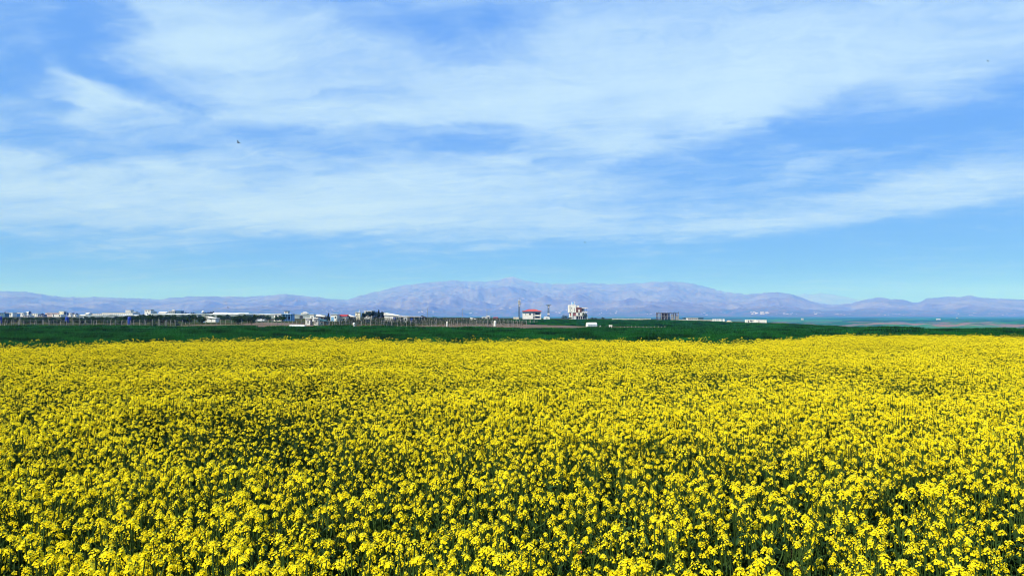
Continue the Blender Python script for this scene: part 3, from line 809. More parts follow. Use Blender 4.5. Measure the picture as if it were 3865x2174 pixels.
# --- greenhouses: rows of arched bays end on
def greenhouse(label, px0, px1, pt, d, depth, m, bay=8.2):
    root = thing('greenhouse', label, 'greenhouse', (px0 + px1) / 2, d, 0, 'white plastic greenhouses behind the orchard')
    w = (px1 - px0) / F * d; h = PZ(pt, d) - root.location.z
    n = max(int(round(w / bay)), 1); bw = w / n; eave = h - .8
    for k in range(n):
        x0 = -w / 2 + k * bw
        prof = [(x0 + bw * t, eave + (h - eave) * math.sin(math.pi * t)) for t in np.linspace(0, 1, 9)]
        MB().prism(prof[::-1], 'y', 0, depth).build('roof', m if k % 4 else M_PLASTIC2, root)
    box(root, 'wall', M_PLASTIC2, -w / 2 + .05, w / 2 - .05, .15, depth - .1, -.5, eave - .003)  # walls in a duller plastic than most roof bays
    for k in range(n + 1): box(root, 'post', M_STEEL, -w / 2 + k * bw - .08, -w / 2 + k * bw + .08, -.06, .1, -.5, eave)
    box(root, 'door', M_DARK, -1.3, 1.3, .06, .145, 0, min(2.3, eave - .2))
    return root
greenhouse('low dull plastic greenhouse at the near end of the row, beside the town', 300, 402, 1190, 560, 40, M_PLASTIC2)
greenhouse('plastic greenhouse in front of the long white hall', 404, 556, 1188.5, 540, 40, M_PLASTIC)
greenhouse('long wavy-roofed white greenhouse behind the middle of the orchard', 558, 748, 1183.5, 555, 45, M_PLASTIC)
greenhouse('bright white greenhouse right above the white shed with a blue side', 750, 930, 1183.5, 560, 45, M_PLASTIC)
greenhouse('white greenhouse beside the white and blue house', 932, 1046, 1184.5, 575, 45, M_PLASTIC)
greenhouse('pale sloping greenhouse between the white and blue house and the twin huts', 1096, 1178, 1186, 590, 45, M_PLASTIC2)

# --- the far town
TOWN = 'pale far town houses'
def town(px0, px1, pt, d, wall, label, style='flat', roof=None, wins=3):
    w = [(f, z, 1.6, 1.5) for z in (.38, .75) for f in np.linspace(.15, .85, wins)]
    return building('house', label, 'house', px0, px1, pt, d, 10, wall, roof or wall, style, w, group=TOWN)
town(-30, 28, 1181, 1150, M_TEAL, 'dark slate-coloured apartment block cut by the photo edge', wins=6)
town(29, 47, 1180.5, 1200, M_WHITE, 'white block with big square windows beside the dark apartment block', wins=3)
town(48, 57, 1179.5, 1120, M_WHITE, 'slim bright white tower house at the town edge', wins=1)
town(58, 70, 1184, 1250, M_BLUEWALL, 'small bluish house right beside the slim white tower', wins=2)
town(72, 96, 1180, 1400, M_PALE, 'low pale house with a white flat roof past the bluish house', roof=M_WHITE)
town(97, 121, 1190, 1000, M_WHITE, 'white low house in front of the town, lowest of its row', wins=4)
town(104, 116, 1177, 1500, M_PALE, 'small pale house with a white roof, uphill behind the low white house', 'gable', M_WHITE, 2)
town(128, 150, 1182.5, 1350, M_WHITE, 'white house in mid town before the round dark trees', 'flat', None, 3)
town(151, 172, 1186, 1250, M_GREY, 'grey house with a dark roof in mid town', 'gable', M_DARK, 3)
town(178, 226, 1181, 1450, M_PINK, 'long pinkish hall at the centre of the town', 'flat', M_PINK, 8)
town(206, 238, 1187, 1150, M_WHITE, 'white two-window house in front of the pinkish hall', 'flat', None, 2)
town(229, 247, 1174.5, 1450, M_CREAM, 'cream house with a raised white roof above the pinkish hall', 'flat', M_WHITE, 2)
town(262, 276, 1181, 1400, M_PALE, 'narrow pale house between two dark round trees', 'flat', None, 2)
town(281, 296, 1186, 1250, M_WHITE, 'white cube house where the greenhouses begin', 'flat', None, 2)
town(308, 328, 1187, 1150, M_PALE, 'low grey-white house with wide roof just before the white hall', 'gable', M_WHITE, 3)
town(328, 341, 1181, 1300, M_WHITE, 'small white gabled house standing alone before the white hall', 'gable', None, 1)
town(350, 398, 1183, 1400, M_PALE, 'long low pale shed joining the white hall', 'flat', M_PALE, 5)
for kth, (px, pt, s) in enumerate(((20, 1178, 1.0), (112, 1175, .9), (163, 1182, .8), (248, 1177, 1.1), (256, 1178, 1.0), (279, 1180, 1.1), (290, 1182, .9), (343, 1182, .7))):
    d = 1330; p = at(px, d)
    tree('dark_tree', BROAD[ro.randrange(2)], ORD[kth] + ' from the left of the dark rounded trees among the far town houses', p, 1.0, 'dark trees in the town', sz=max((PZ(pt, d) - p.z) / 5.6, .6))
building('hall', 'long bright white flat-roofed hall beyond the greenhouses', 'building', 401, 516, 1180, 900, 18, M_WHITE, M_WHITE, 'flat', [(f, .6, 1.6, 1.0) for f in np.linspace(.06, .94, 14)])
building('house', 'white house with stepped roof rising behind the long white hall', 'house', 481, 500, 1170, 1150, 10, M_WHITE, M_PALE, 'flat', [(.3, .8, 1.4, 1.4), (.7, .8, 1.4, 1.4)], group=TOWN)
building('house', 'tiny white cube at the far end of the long white hall', 'house', 507, 517, 1177, 1000, 6, M_WHITE, M_WHITE, 'flat', [(.5, .7, 1.2, 1.2)], group=TOWN)
building('house', 'white house with a dark overhanging roof, tallest before the greenhouses', 'house', 553, 576, 1168.5, 1050, 10, M_WHITE, M_DARK, 'flat', [(.25, .8, 1.6, 1.6), (.7, .8, 1.6, 1.6), (.5, .45, 1.6, 1.6)])
building('house', 'dark sloping-roofed wing beside the dark-roofed white house', 'house', 577, 588, 1173, 1060, 8, M_PALE, M_TEAL, 'mono', [(.5, .6, 1.4, 1.4)])
building('house', 'low pale double-roofed house left of the greenish block', 'house', 604, 633, 1177, 1150, 10, M_PALE, M_WHITE, 'gable', [(.25, .55, 1.6, 1.4), (.75, .55, 1.6, 1.4)])
building('house', 'greenish-grey block with a small white penthouse', 'house', 643, 668, 1174, 1100, 12, M_PLASTIC2, M_PALE, 'flat', [(f, z, 1.5, 1.4) for z in (.45, .8) for f in (.2, .5, .8)])
building('water_tower', 'small white rooftop water tank behind the greenish block', 'tank', 651, 660, 1168.5, 1118, 4, M_WHITE, M_WHITE, 'end')
building('house', 'dark teal cube house next to the greenish block', 'house', 670, 689, 1173, 1100, 10, M_TEAL, M_TEAL, 'flat', [(.3, .7, 1.4, 1.4), (.7, .7, 1.4, 1.4)])
def pump_tower(label, px0, px1, pt, d):
    root = thing('water_tower', label, 'tower', (px0 + px1) / 2, d)
    w = (px1 - px0) / F * d / 2; h = PZ(pt, d) - root.location.z
    MB().lathe([(w * .45, -.5), (w * .4, h * .62), (w * .5, h * .66)], 10).build('shaft', M_WHITE, root)
    MB().lathe([(w * .55, h * .661), (w, h * .76), (w, h * .92), (w * .3, h)], 12).build('tank', M_WHITE, root)
pump_tower('white mushroom-shaped water tower above the greenhouses', 762, 772, 1173.5, 900)
for kth, (px, pt) in enumerate(((700, 1179), (711, 1180), (722, 1179), (733, 1178), (778, 1179), (788, 1178), (797, 1177), (804, 1174))):
    d = 850; p = at(px, d)
    tree('dark_tree', BROAD[ro.randrange(2)], ORD[kth] + ' from the left of dark trees over the greenhouse roofs by the white water tower', p, .8, 'dark trees over the greenhouses', sz=max((PZ(pt, d) - p.z) / 5.6, .5))
building('shed', 'long white shed behind the greenhouses, next to the dark trees', 'shed', 810, 861, 1179.5, 820, 12, M_PALE, M_WHITE, 'gable', [(f, .6, 1.4, 1.0) for f in (.2, .5, .8)])
building('shed', 'longer white shed with a small bluish end, behind the greenhouses', 'shed', 863, 941, 1181.5, 800, 12, M_PALE, M_WHITE, 'gable', [(f, .6, 1.4, 1.0) for f in (.1, .3, .5, .7)], door=(.93, 3.0, 2.4, M_BLUEWALL))
building('house', 'dark-topped house peeping over the roof of the white and blue house', 'house', 1077, 1090, 1174, 640, 6, M_PALE, M_DARK, 'flat', [(.5, .85, 1.2, .9)])
building('house', 'pale twin-roofed house on the skyline right of the white and blue house', 'house', 1140, 1162, 1177, 800, 8, M_PALE, M_WHITE, 'end', [(.3, .7, 1.2, 1.2), (.7, .7, 1.2, 1.2)])

# --- farm buildings, left to right
root, w, h, ev = building('shed', 'white shed with a blue side standing among the orchard trees', 'shed', 782, 822, 1193.5, 300, 4, M_WHITE, M_PALE, 'mono', [(.55, .8, .9, .5)])
box(root, 'side_panel', M_BLUEWALL, -w - .75, -w - .002, -1.9, 1.9, -.3, ev * .97)
root, w, h, ev = building('house', 'white flat-roofed farmhouse with a blue porch side', 'house', 1043, 1071, 1184, 350, 7, M_WHITE, M_WHITE, 'flat', [(.3, .62, .8, 1.7), (.78, .68, 1.0, 1.1)])
box(root, 'porch_wall', M_BLUEWALL, w + .003, w + 4.6, -1.0, 3.4, -.4, ev - .05)  # porch parts: paint and the blue shade there in one colour
MB().box(w + .15, w + 4.9, -3.4, 3.5, ev - .045, ev + .15).build('porch_roof', M_BLUEWALL, root)
for k in range(4): box(root, 'porch_column', M_BLUEWALL, w + .6 + k * 1.3, w + .75 + k * 1.3, -3.3, -3.1, -.4, ev - .05)
window(root, w + 1.3, .9, 2.3, 1.0, -1.0); window(root, w + 3.2, .9, 2.3, 1.0, -1.0)
building('shed', 'small tan roadside cabin left of the parked white car', 'shed', 945, 956, 1198, 330, 2.5, M_CREAM, M_CREAM, 'flat', [(.5, .6, .6, .6)])
building('shed', 'low tan shed with a pale roof right behind the parked white car', 'shed', 972, 1003, 1198.5, 345, 3, M_CREAM, M_PALE, 'mono', [(.35, .55, .8, .6), (.7, .55, .8, .6)])
# the twin huts
root, w, h, ev = building('hut', 'white block hut with an open dark doorway, front one of the farm', 'hut', 1158, 1176, 1200, 226, 2.6, M_WHITE, M_PALE, 'flat', [(.55, .55, .35, 1.0)])
MB().box(w + .16, w + 2.4, -1.6, 1.4, ev + .05, ev + .16).build('awning', M_PALE, root)
root, w, h, ev = building('hut', 'grey-white hut with narrow windows under a flat awning', 'hut', 1189, 1204, 1198.5, 226, 2.4, M_PALE, M_WHITE, 'flat', [(.35, .6, .3, .7), (.7, .6, .3, .7)])
building('shed', 'dark blue-green lean-to beside the grey-white hut', 'shed', 1206, 1240, 1203, 232, 3, M_TEAL, M_TEAL, 'mono', [(.4, .5, .7, .5)], door=(.8, .8, 1.5, M_DARK))
building('shed', 'small white cube shed above the twin huts', 'shed', 1174, 1189, 1186, 330, 3, M_WHITE, M_WHITE, 'flat', [(.5, .6, .6, .6)])
root, w, h, ev = building('shed', 'open dark barn under a thin bright white roof', 'shed', 1194, 1231, 1186.5, 345, 5, M_DARK, M_WHITE, 'mono')  # solid block; shade under the open roof put into its dark colour
for k in range(4): box(root, 'post', M_POST, -w + .3 + k * (2 * w - .6) / 3 - .07, -w + .3 + k * (2 * w - .6) / 3 + .07, -2.75, -2.6, -.4, ev - .2)
p = at(1240, 320); tree('cypress', CONI[0], 'lone dark conifer between the open barn and the white house with a blue door', p, .75, sz=(PZ(1182, 320) - p.z) / 6.5)
building('house', 'white house with a blue door left of the dark red roof', 'house', 1253, 1278, 1185.5, 330, 5, M_WHITE, M_WHITE, 'flat', [(.75, .6, .7, .8)], door=(.3, 1.3, 2.1, M_BLUEWALL))
building('house', 'low house under a dark red roof in the farmyard', 'house', 1278, 1313, 1187, 335, 5, M_PALE, M_DARKRED, 'gable', [(.25, .5, .8, .8), (.7, .5, .8, .8)])
root, w, h, ev = building('shed', 'open shed under a thin white roof right of the dark red roof', 'shed', 1314, 1341, 1187, 340, 4, M_DARK, M_WHITE, 'mono')  # closed body coloured dark for the shade beneath the roof
for k in range(3): box(root, 'post', M_POST, -w + .3 + k * (2 * w - .6) / 2 - .07, -w + .3 + k * (2 * w - .6) / 2 + .07, -2.25, -2.1, -.4, ev - .2)
for px0, px1, lab in ((1343, 1350.5, 'left one of twin cream block towers by the dark conifers'), (1352, 1361, 'right one of twin cream block towers, topped by a little white chimney')):
    root, w, h, ev = building('tower', lab, 'tower', px0, px1, 1178, 400, 2, M_CREAM, M_WHITE, 'flat', [(.5, .6, .35, .6)])
MB().lathe([(.22, ev + .31), (.2, ev + 1.2), (.3, ev + 1.25), (.3, ev + 1.4)], 8).build('chimney', M_WHITE, root)
for kth, (px, pt, s) in enumerate(((1375, 1181, .8), (1389, 1178, .9), (1401, 1175, .9), (1412, 1173, 1), (1421, 1176, .9), (1430, 1170, 1), (1440, 1178, .9), (1449, 1181, .8))):
    d = 420; p = at(px, d)
    tree('cypress', CONI[ro.randrange(2)] if px in (1412, 1430) else BROAD[ro.randrange(2)], ORD[kth] + ' from the left in the dark tree clump between cream towers and big white shed', p, s, 'dark tree clump', sz=(PZ(pt, d) - p.z) / (6.4 if px in (1412, 1430) else 5.4))
building('house', 'pale farmhouse half hidden behind the dark tree clump', 'house', 1378, 1408, 1173.5, 470, 6, M_PALE, M_WHITE, 'flat', [(.3, .85, 1, 1), (.7, .85, 1, 1)])
# big white shed
root, w, h, ev = building('shed', 'big white shed with a long white roof and dark open side', 'shed', 1457, 1512, 1181, 330, 9, M_WHITE, M_WHITE, 'mono', [(.72, .5, 1.4, 1.5), (.9, .5, 1.0, 1.5)])
box(root, 'annex', M_TEAL, w + .003, w + 10.0, -2.5, 4.4, -.5, ev - .8)  # green shadow on this side is put into the block's teal colour
MB().prism([(w + .2, ev - .75), (w + 10.4, ev - .95), (w + 10.4, ev - .8), (w + .2, ev - .4)], 'y', -4.9, 4.7).build('annex_roof', M_WHITE, root)
for k in range(5): box(root, 'column', M_PALE, w + .6 + k * 2.3, w + .8 + k * 2.3, -4.7, -4.5, -.5, ev - .98)
root, w, h, ev = building('shed', 'smaller white shed with a flat white awning beside a blue barrel', 'shed', 1526, 1540, 1193, 262, 3.2, M_WHITE, M_WHITE, 'flat', [(.5, .6, .5, .8)])
MB().box(w + .16, w + 4.9, -2.2, 1.6, ev + .02, ev + .2).build('awning', M_WHITE, root)
box(root, 'back_wall', M_TEAL, w + .004, w + 4.7, 1.2, 1.4, -.4, ev)
for k in range(3): box(root, 'column', M_PALE, w + .7 + k * 1.9, w + .82 + k * 1.9, -2.1, -1.98, -.4, ev + .015)
building('shed', 'dark low shed sloping off past the big white shed', 'shed', 1594, 1612, 1191, 340, 4, M_DARK, M_DARK, 'mono')
building('shed', 'dark low roof with a white edge among the vines', 'shed', 1636, 1672, 1194, 360, 4, M_DARK, M_TEAL, 'mono')
building('shed', 'white shed with a dark side, lowest on the vine slope', 'shed', 1777, 1800, 1198.5, 330, 4, M_WHITE, M_WHITE, 'mono', [(.8, .5, .8, .8)], door=(.5, 1.2, 1.6, M_DARK))
building('house', 'small white farm with a stepped roof left of the telecom mast', 'house', 1819, 1836, 1197, 520, 6, M_WHITE, M_WHITE, 'flat', [(.5, .5, 1.2, 1.0)])
building('house', 'gabled white upper block of the small white farm', 'house', 1834, 1850, 1191.5, 528, 7, M_WHITE, M_WHITE, 'end', [(.6, .5, 1.2, 1.2)])
building('shed', 'low red-brown shed between the small white farm and the telecom mast', 'shed', 1863, 1879, 1196.5, 540, 5, M_BRICK, M_DARKRED, 'gable', [(.5, .5, 1.0, .7)])
building('shed', 'low cream shed at the foot of the telecom mast', 'shed', 1938, 1958, 1201, 590, 4, M_CREAM, M_CREAM, 'flat')

# --- tanks and barrels
def barrel(label, px, pt, pw, d, m, stand=0.0, cat='barrel'):
    root = thing('barrel', label, cat, px, d, 0, 'water barrels')
    r_, h = pw / F * d / 2, PZ(pt, d) - gz(PX(px, d), d)
    b = stand
    prof = [(r_ * .9, b - .1), (r_, b + .08)]
    for k in range(1, 4): z = b + (h - b) * k / 4; prof += [(r_, z - .06), (r_ * 1.05, z), (r_, z + .06)]
    prof += [(r_, h - .12), (r_ * .8, h - .02)]
    MB().lathe(prof, 14).build('body', m, root, True)
    MB().lathe([(r_ * .35, h - .022), (r_ * .33, h + .06)], 10).build('lid', m, root)
    if stand:
        mb = MB()
        for sx in (-1, 1):
            for sy in (-1, 1): mb.box(sx * r_ * .7 - .04, sx * r_ * .7 + .04, sy * r_ * .7 - .04, sy * r_ * .7 + .04, -.3, b - .1)
        mb.build('stand', M_STEEL, root)
barrel('blue water tank at the photo edge behind the fence', 4, 1195, 11, 215, M_BLUETANK, .6, 'tank')
barrel('small blue tank in the orchard below the pinkish hall', 254, 1196, 12, 225, M_BLUETANK, .9, 'tank')
barrel('blue tank in the orchard in front of the long white hall', 490, 1196, 12, 212, M_BLUETANK, .5, 'tank')
barrel('dark blue barrel before the big white shed', 1489, 1199, 10, 300, M_BLUETANK, .3)
barrel('bright blue barrel under the white awning', 1555, 1202, 10, 256, M_BLUETANK, .35)
barrel('white barrel standing among the front vine posts', 1337, 1218, 9, 186, M_WHITE)
barrel('pale grey drum at the end of the dark bushes', 1688, 1213, 6, 186, M_PALE)
barrel('lone white sack among posts beside the dirt path', 1868, 1211, 9, 210, M_WHITE, cat='sack')
for k, px in enumerate((1463, 1478, 1493, 1509, 1524, 1540, 1556)):
    bush(ORD[k] + ' from the left of the dark rounded bushes before the big white shed', px, 203 + (k % 3) * 4, .85, ro.uniform(.75, 1.05), 'dark bush clump')
for px, d, s, lab in ((670, 205, .6, 'dark bush by the fence where the bare earth begins'), (585, 195, .8, 'dark bush against the orchard fence'), (450, 200, .8, 'dark scrub bush below the blue orchard tank'),
                      (2131, 590, 1.9, 'dark round bush left of the modern villa'), (2151, 586, 1.5, 'green bush against the corner of the modern villa'), (2209, 584, 1.5, 'dark tall bush in front of the modern villa terrace'),
                      (2236, 600, 1.3, 'dark low bush just right of the modern villa'), (2249, 610, 1.1, 'dark bush second right of the modern villa'), (2275, 700, 1.5, 'hazy dark bush on the skyline past the villa bushes')):
    bush(lab, px, d, s * 1.1, s * 1.3 * (2.0 if px == 2209 else 1))

# low white tunnel and a car
root = thing('crop_tunnel', 'low flat white crop tunnel lying on bare earth before the twin huts', 'tunnel', 1123, 196, R(4))
w = 56 / F * 196 / 2
MB().prism([(-.5, -.1), (.5, -.1), (.45, .28), (.2, .42), (-.2, .42), (-.45, .28)], 'x', -w, w).build('cover', M_PLASTIC, root)
for k in range(5): MB().box(-w + (k + .5) * w * .4 - .02, -w + (k + .5) * w * .4 + .02, -.53, .53, -.1, .1).build('hoop_foot', M_STEEL, root)
def car(label, px, d, rz):
    root = thing('parked_car', label, 'car', px, d, rz)
    prof = [(-2.1, .32), (2.1, .32), (2.14, .72), (1.95, .9), (1.0, 1.0), (.4, 1.42), (-1.05, 1.45), (-1.8, 1.04), (-2.12, .95)]
    b = MB(); n = len(prof)
    vs = [(x, y * (.86 if z < 1.2 else .70), z) for y in (-1, 1) for x, z in prof]
    b.poly(vs, [tuple(range(n))[::-1], tuple(range(n, 2 * n))] + [(k, (k + 1) % n, n + (k + 1) % n, n + k) for k in range(n)]).build('body', M_CAR, root)
    for y in (-1, 1):
        MB().poly([(x, y * (.875 if z < 1.2 else .74), z) for x, z in ((.85, 1.03), (.32, 1.36), (-1.0, 1.38), (-1.55, 1.06))] + [(x, y * (.865 if z < 1.2 else .73), z) for x, z in ((.85, 1.03), (.32, 1.36), (-1.0, 1.38), (-1.55, 1.06))],
                  [(0, 1, 2, 3), (7, 6, 5, 4), (0, 4, 5, 1), (1, 5, 6, 2), (2, 6, 7, 3), (3, 7, 4, 0)]).build('side_window', M_GLASS, root)
        for x in (-1.3, 1.3):
            wl = MB().tube([(x, y * .66, .33), (x, y * .90, .33)], .33, 14).build('wheel', M_TYRE, root)
            MB().tube([(x, y * .901, .33), (x, y * .915, .33)], .2, 10).build('rim', M_STEEL, wl)
        MB().box(2.10, 2.16, y * .62 - .18, y * .62 + .18, .62, .74).build('headlight', M_GLASS, root)
car('white car parked before the low tan shed', 982, 322, R(8))

# --- masts and pylons
def lattice_mast(name, label, px, pt, d, w0, w1, m, arms=(), antennas=False, t=.10, panels=9):
    root = thing(name, label, 'mast' if antennas else 'pylon', px, d)
    h = PZ(pt, d) - root.location.z
    cs = [(-1, -1), (1, -1), (1, 1), (-1, 1)]
    wd = lambda z: (w0 + (w1 - w0) * z / h) / 2
    for sx, sy in cs: MB().tube([(sx * wd(0), sy * wd(0), -.4), (sx * wd(h), sy * wd(h), h)], t, 4).build('leg', m, root)
    for k in range(panels):
        z0, z1 = h * k / panels, h * (k + 1) / panels
        mb = MB()
        for j in range(4):
            a, b = cs[j], cs[(j + 1) % 4]
            mb.tube([(a[0] * wd(z0), a[1] * wd(z0), z0), (b[0] * wd(z1), b[1] * wd(z1), z1)], t * .7, 3)
            mb.tube([(b[0] * wd(z0), b[1] * wd(z0), z0), (a[0] * wd(z1), a[1] * wd(z1), z1)], t * .7, 3)
            mb.tube([(a[0] * wd(z1), a[1] * wd(z1), z1), (b[0] * wd(z1), b[1] * wd(z1), z1)], t * .7, 3)
        mb.build('bracing', m, root)
    for (f, L_) in arms:
        a = MB().tube([(-L_, 0, h * f), (0, 0, h * f + .4), (L_, 0, h * f)], t * 1.2, 4).build('cross_arm', m, root)
        for x in (-L_, 0, L_): MB().lathe([(.09, h * f - .5), (.14, h * f - .3), (.09, h * f - .05)], 6, (x, 0)).build('insulator', M_PALE, a)
    if antennas:
        for f in (.80, .93):
            for k in range(3):
                a = k * 2.09 + .5; x, y = math.cos(a) * .95, math.sin(a) * .95
                MB().box(x - .22, x + .22, y - .14, y + .14, h * f, h * f + 1.7).build('antenna', M_WHITE, root)
        MB().tube([(-.0, -.55, h * .73), (0, -.85, h * .73)], [.55, .5], 12).build('dish', M_WHITE, root)
        MB().box(-1.05, 1.05, -1.05, 1.05, h * .785, h * .79).build('platform', m, root)
        MB().tube([(0, 0, h), (0, 0, h + 1.6)], .06, 4).build('lightning_rod', m, root)
    return root
lattice_mast('telecom_mast', 'tall blue-grey telecom mast with white antennas left of the red-roofed house', 1960, 1135, 600, 1.3, 1.0, M_DARKSTEEL, antennas=True, t=.17, panels=11)
r_ = lattice_mast('power_pylon', 'grey lattice power pylon between the red-roofed house and the villa', 2070, 1151, 640, 1.5, 1.0, M_DARKSTEEL, ((.98, 2.6), (.9, 1.6)), t=.16, panels=9)
MB().box(-.9, .9, -1.2, -.85, 4.0, 5.4).build('transformer_box', M_WHITE, r_)
MB().box(-.4, .4, -.95, -.65, 10.6, 11.3).build('switch_box', M_WHITE, r_)
for px, pt, lab in ((1613, 1163, 'thin far pylon above the vine slope, nearest the big white shed'), (1747, 1165, 'thin far pylon midway between big white shed and telecom mast'), (1838, 1168, 'thin far pylon over the small white farm'), (1384, 1167, 'thin far pole behind the dark tree clump')):
    lattice_mast('power_pylon', lab, px, pt, 950, .8, .3, M_STEEL, ((.95, 1.6),), t=.10, panels=6)

# --- red-roofed house
d = 600.0; s = d / F
root = thing('red_roofed_house', 'white two-storey house with red hip roof and balconies', 'house', 2007.5, d)
g0 = root.location.z
X = lambda px: (px - 2007.5) * s
Zp = lambda py: PZ(py, d) - g0
ev = Zp(1176.5)
box(root, 'wall', M_WHITE, X(1973), X(2011), 0, 12, -.6, ev)
box(root, 'wall', M_WHITE, X(2011) + .002, X(2042), 2.2, 12, -.6, ev)
box(root, 'corner_strip', M_PALE, X(1992.4), X(1993.2), -.06, .02, 0, ev - .1)
zf = Zp(1191.5)
for (a, b) in ((zf - .35, zf), (-.3, .05)): box(root, 'balcony_slab', M_WHITE, X(2011) + .003, X(2042), 0, 2.195, a, b)
for (a, b) in ((zf + .001, zf + .75), (.051, .8)): box(root, 'balcony_parapet', M_WHITE, X(2018), X(2040.2), .02, .2, a, b)
for px in (2014.5, 2040.3): box(root, 'column', M_WHITE, X(px), X(px) + .45, .01, .5, -.5, ev)
for zb in (.05, zf):
    window(root, X(2029), zb + .1, zb + 2.5, 3.6, 2.2); window(root, X(2012.5) + .5, zb + .1, zb + 2.3, .9, 2.2, frame=M_WHITE)
window(root, X(2000.5), zf + .6, zf + 2.1, 1.5, 0, frame=M_PALE); window(root, X(1984), zf + .7, zf + 1.8, .5, 0)
MB().box(X(1973) - .9, X(2042) + .9, -.9, 12.9, ev + .003, ev + .25).build('eaves', M_DARKSTEEL, root)
hr = Zp(1167.5); xa, xb = X(1973) - .8, X(2042) + .8
rf = MB().poly([(xa, -.8, ev + .252), (xb, -.8, ev + .252), (xb, 12.8, ev + .252), (xa, 12.8, ev + .252), (X(1996), 6, hr), (X(2019), 6, hr)],
               [(0, 3, 2, 1), (0, 1, 5, 4), (1, 2, 5), (2, 3, 4, 5), (3, 0, 4)]).build('roof', M_REDTILE, root)
MB().tube([(X(1996), 6, hr), (X(2019), 6, hr)], .16, 6).build('ridge_tiles', M_REDTILE, rf)
for a, b in (((xa, -.8), X(1996)), ((xb, -.8), X(2019))): MB().tube([(a[0], a[1], ev + .3), (b, 6, hr)], .14, 6).build('hip_tiles', M_REDTILE, rf)
MB().box(X(2024), X(2026), 6.5, 7.1, ev + .6, hr + .25).build('chimney', M_PALE, rf)

# --- white dome tent between them
root = thing('dome_tent', 'small white rounded tent at the foot of the power pylon', 'tent', 2064, 590)
w = 11.2 * 590 / F
prof = [(w, -.3), (w, 1.2), (w * .9, 1.8), (w * .5, 2.3), (0, 2.5)]
MB().prism([(a, b) for a, b in prof] + [(-a, b) for a, b in prof[-2::-1]], 'y', 0, 5).build('cover', M_PLASTIC, root)
MB().box(-.5, .5, -.05, -.003, 0, 1.5).build('door', M_PLASTIC2, root)

# --- modern villa
root = thing('villa', 'modern white and brown three-storey villa with terraces and roof tank', 'house', 2180, d)
g0 = root.location.z
X = lambda px: (px - 2180) * s
z1, z2, z3 = Zp(1192), Zp(1179.5), Zp(1151)
box(root, 'tower_wall', M_WHITE, X(2147), X(2174), 0, 11, z2, z3)
box(root, 'lower_wall', M_WHITE, X(2151), X(2174), .6, 11, -.6, z2 - .002)
box(root, 'stair_pillar', M_WHITE, X(2155.8), X(2160.8), -.25, .58, -.6, z2 - .004)
box(root, 'roof_parapet', M_WHITE, X(2174) + .002, X(2186), 1.0, 10.5, Zp(1162), Zp(1153))
box(root, 'upper_block', M_BROWN, X(2173.9) + .003, X(2195), -.35, 10.9, z2 + .002, Zp(1160.5))
box(root, 'balcony_block', M_WHITE, X(2174) + .004, X(2206), -.15, 10.8, z1, z2)
box(root, 'ground_wall', M_PALE, X(2174) + .005, X(2211), 2.4, 10.7, -.6, z1 - .002)
for a, b in ((2151.2, 2155.7), (2163.5, 2173.6)): box(root, 'brick_panel', M_BRICK, X(a), X(b), .5, .597, z1, z2 - .01)
for py_, a, b in ((1162, 2195, 2217), (1177, 2195, 2217), (1189.5, 2206, 2217)): box(root, 'terrace_slab', M_WHITE, X(a) + .006, X(b), -.1, 9.5, Zp(py_) - .3, Zp(py_) + .3)
for px in (2199.5, 2207, 2212.5): box(root, 'column', M_DARKSTEEL, X(px) - .14, X(px) + .14, .1, .4, Zp(1177) + .301, Zp(1162) - .301)
for px in (2208.5, 2212.5): box(root, 'column', M_PALE, X(px) - .14, X(px) + .14, .1, .4, Zp(1189.5) + .301, Zp(1177) - .301)
box(root, 'column', M_WHITE, X(2215.5), X(2216.7), .1, .5, -.6, Zp(1189.5) - .301)
box(root, 'back_wall', M_WHITE, X(2195) + .007, X(2205), 3.0, 9.0, Zp(1177) + .302, Zp(1162) - .302)
for a in ((2198, 1175.5, 1164, 1.0), (2202.5, 1175.5, 1164, .7)): window(root, X(a[0]), Zp(a[1]), Zp(a[2]), a[3], 3.0)
window(root, X(2151.6), Zp(1177), Zp(1155), .42, 0, frame=M_PALE); window(root, X(2157.5), Zp(1166.5), Zp(1161), .4, 0, frame=M_PALE)
window(root, X(2169), Zp(1177), Zp(1163), .42, 0, frame=M_PALE); window(root, X(2158), Zp(1180), Zp(1175), .35, 0, frame=M_PALE)
window(root, X(2185.3), Zp(1177.5), Zp(1168.5), 1.2, -.35, glass=M_FRAME, frame=M_WHITE)
window(root, X(2185.3), Zp(1189.5), Zp(1181), 1.3, -.15); window(root, X(2197), Zp(1189), Zp(1183), .5, -.15); window(root, X(2201.5), Zp(1187), Zp(1181), 1.0, -.15)
for px, ww in ((2181, 1.6), (2188.5, 1.4), (2195, 1.6), (2202, 1.4)): window(root, X(px), .3, z1 - .5, ww, 2.4, frame=M_WHITE)
for px in (2184.5, 2191.5, 2198.5): box(root, 'porch_column', M_WHITE, X(px) - .15, X(px) + .15, .2, .5, -.6, z1 - .003)
tk = MB().lathe([(1.15, z3 + .75), (1.2, z3 + .9), (1.2, z3 + 2.0), (.9, z3 + 2.2)], 14, (X(2164), 4)).build('roof_tank', M_BLUEWALL, root)
mb = MB()
for sx in (-1.3, 1.3):
    for sy in (-1.3, 1.3): mb.box(X(2164) + sx - .06, X(2164) + sx + .06, 4 + sy - .06, 4 + sy + .06, z3 + .002, z3 + 2.7)
mb.box(X(2164) - 1.4, X(2164) + 1.4, 2.6, 5.4, z3 + .6, z3 + .74).build('tank_stand', M_WHITE, tk)
MB().tube([(X(2183.5), 3, Zp(1153)), (X(2183.5), 3, Zp(1148))], .07, 5).build('roof_pole', M_STEEL, root)

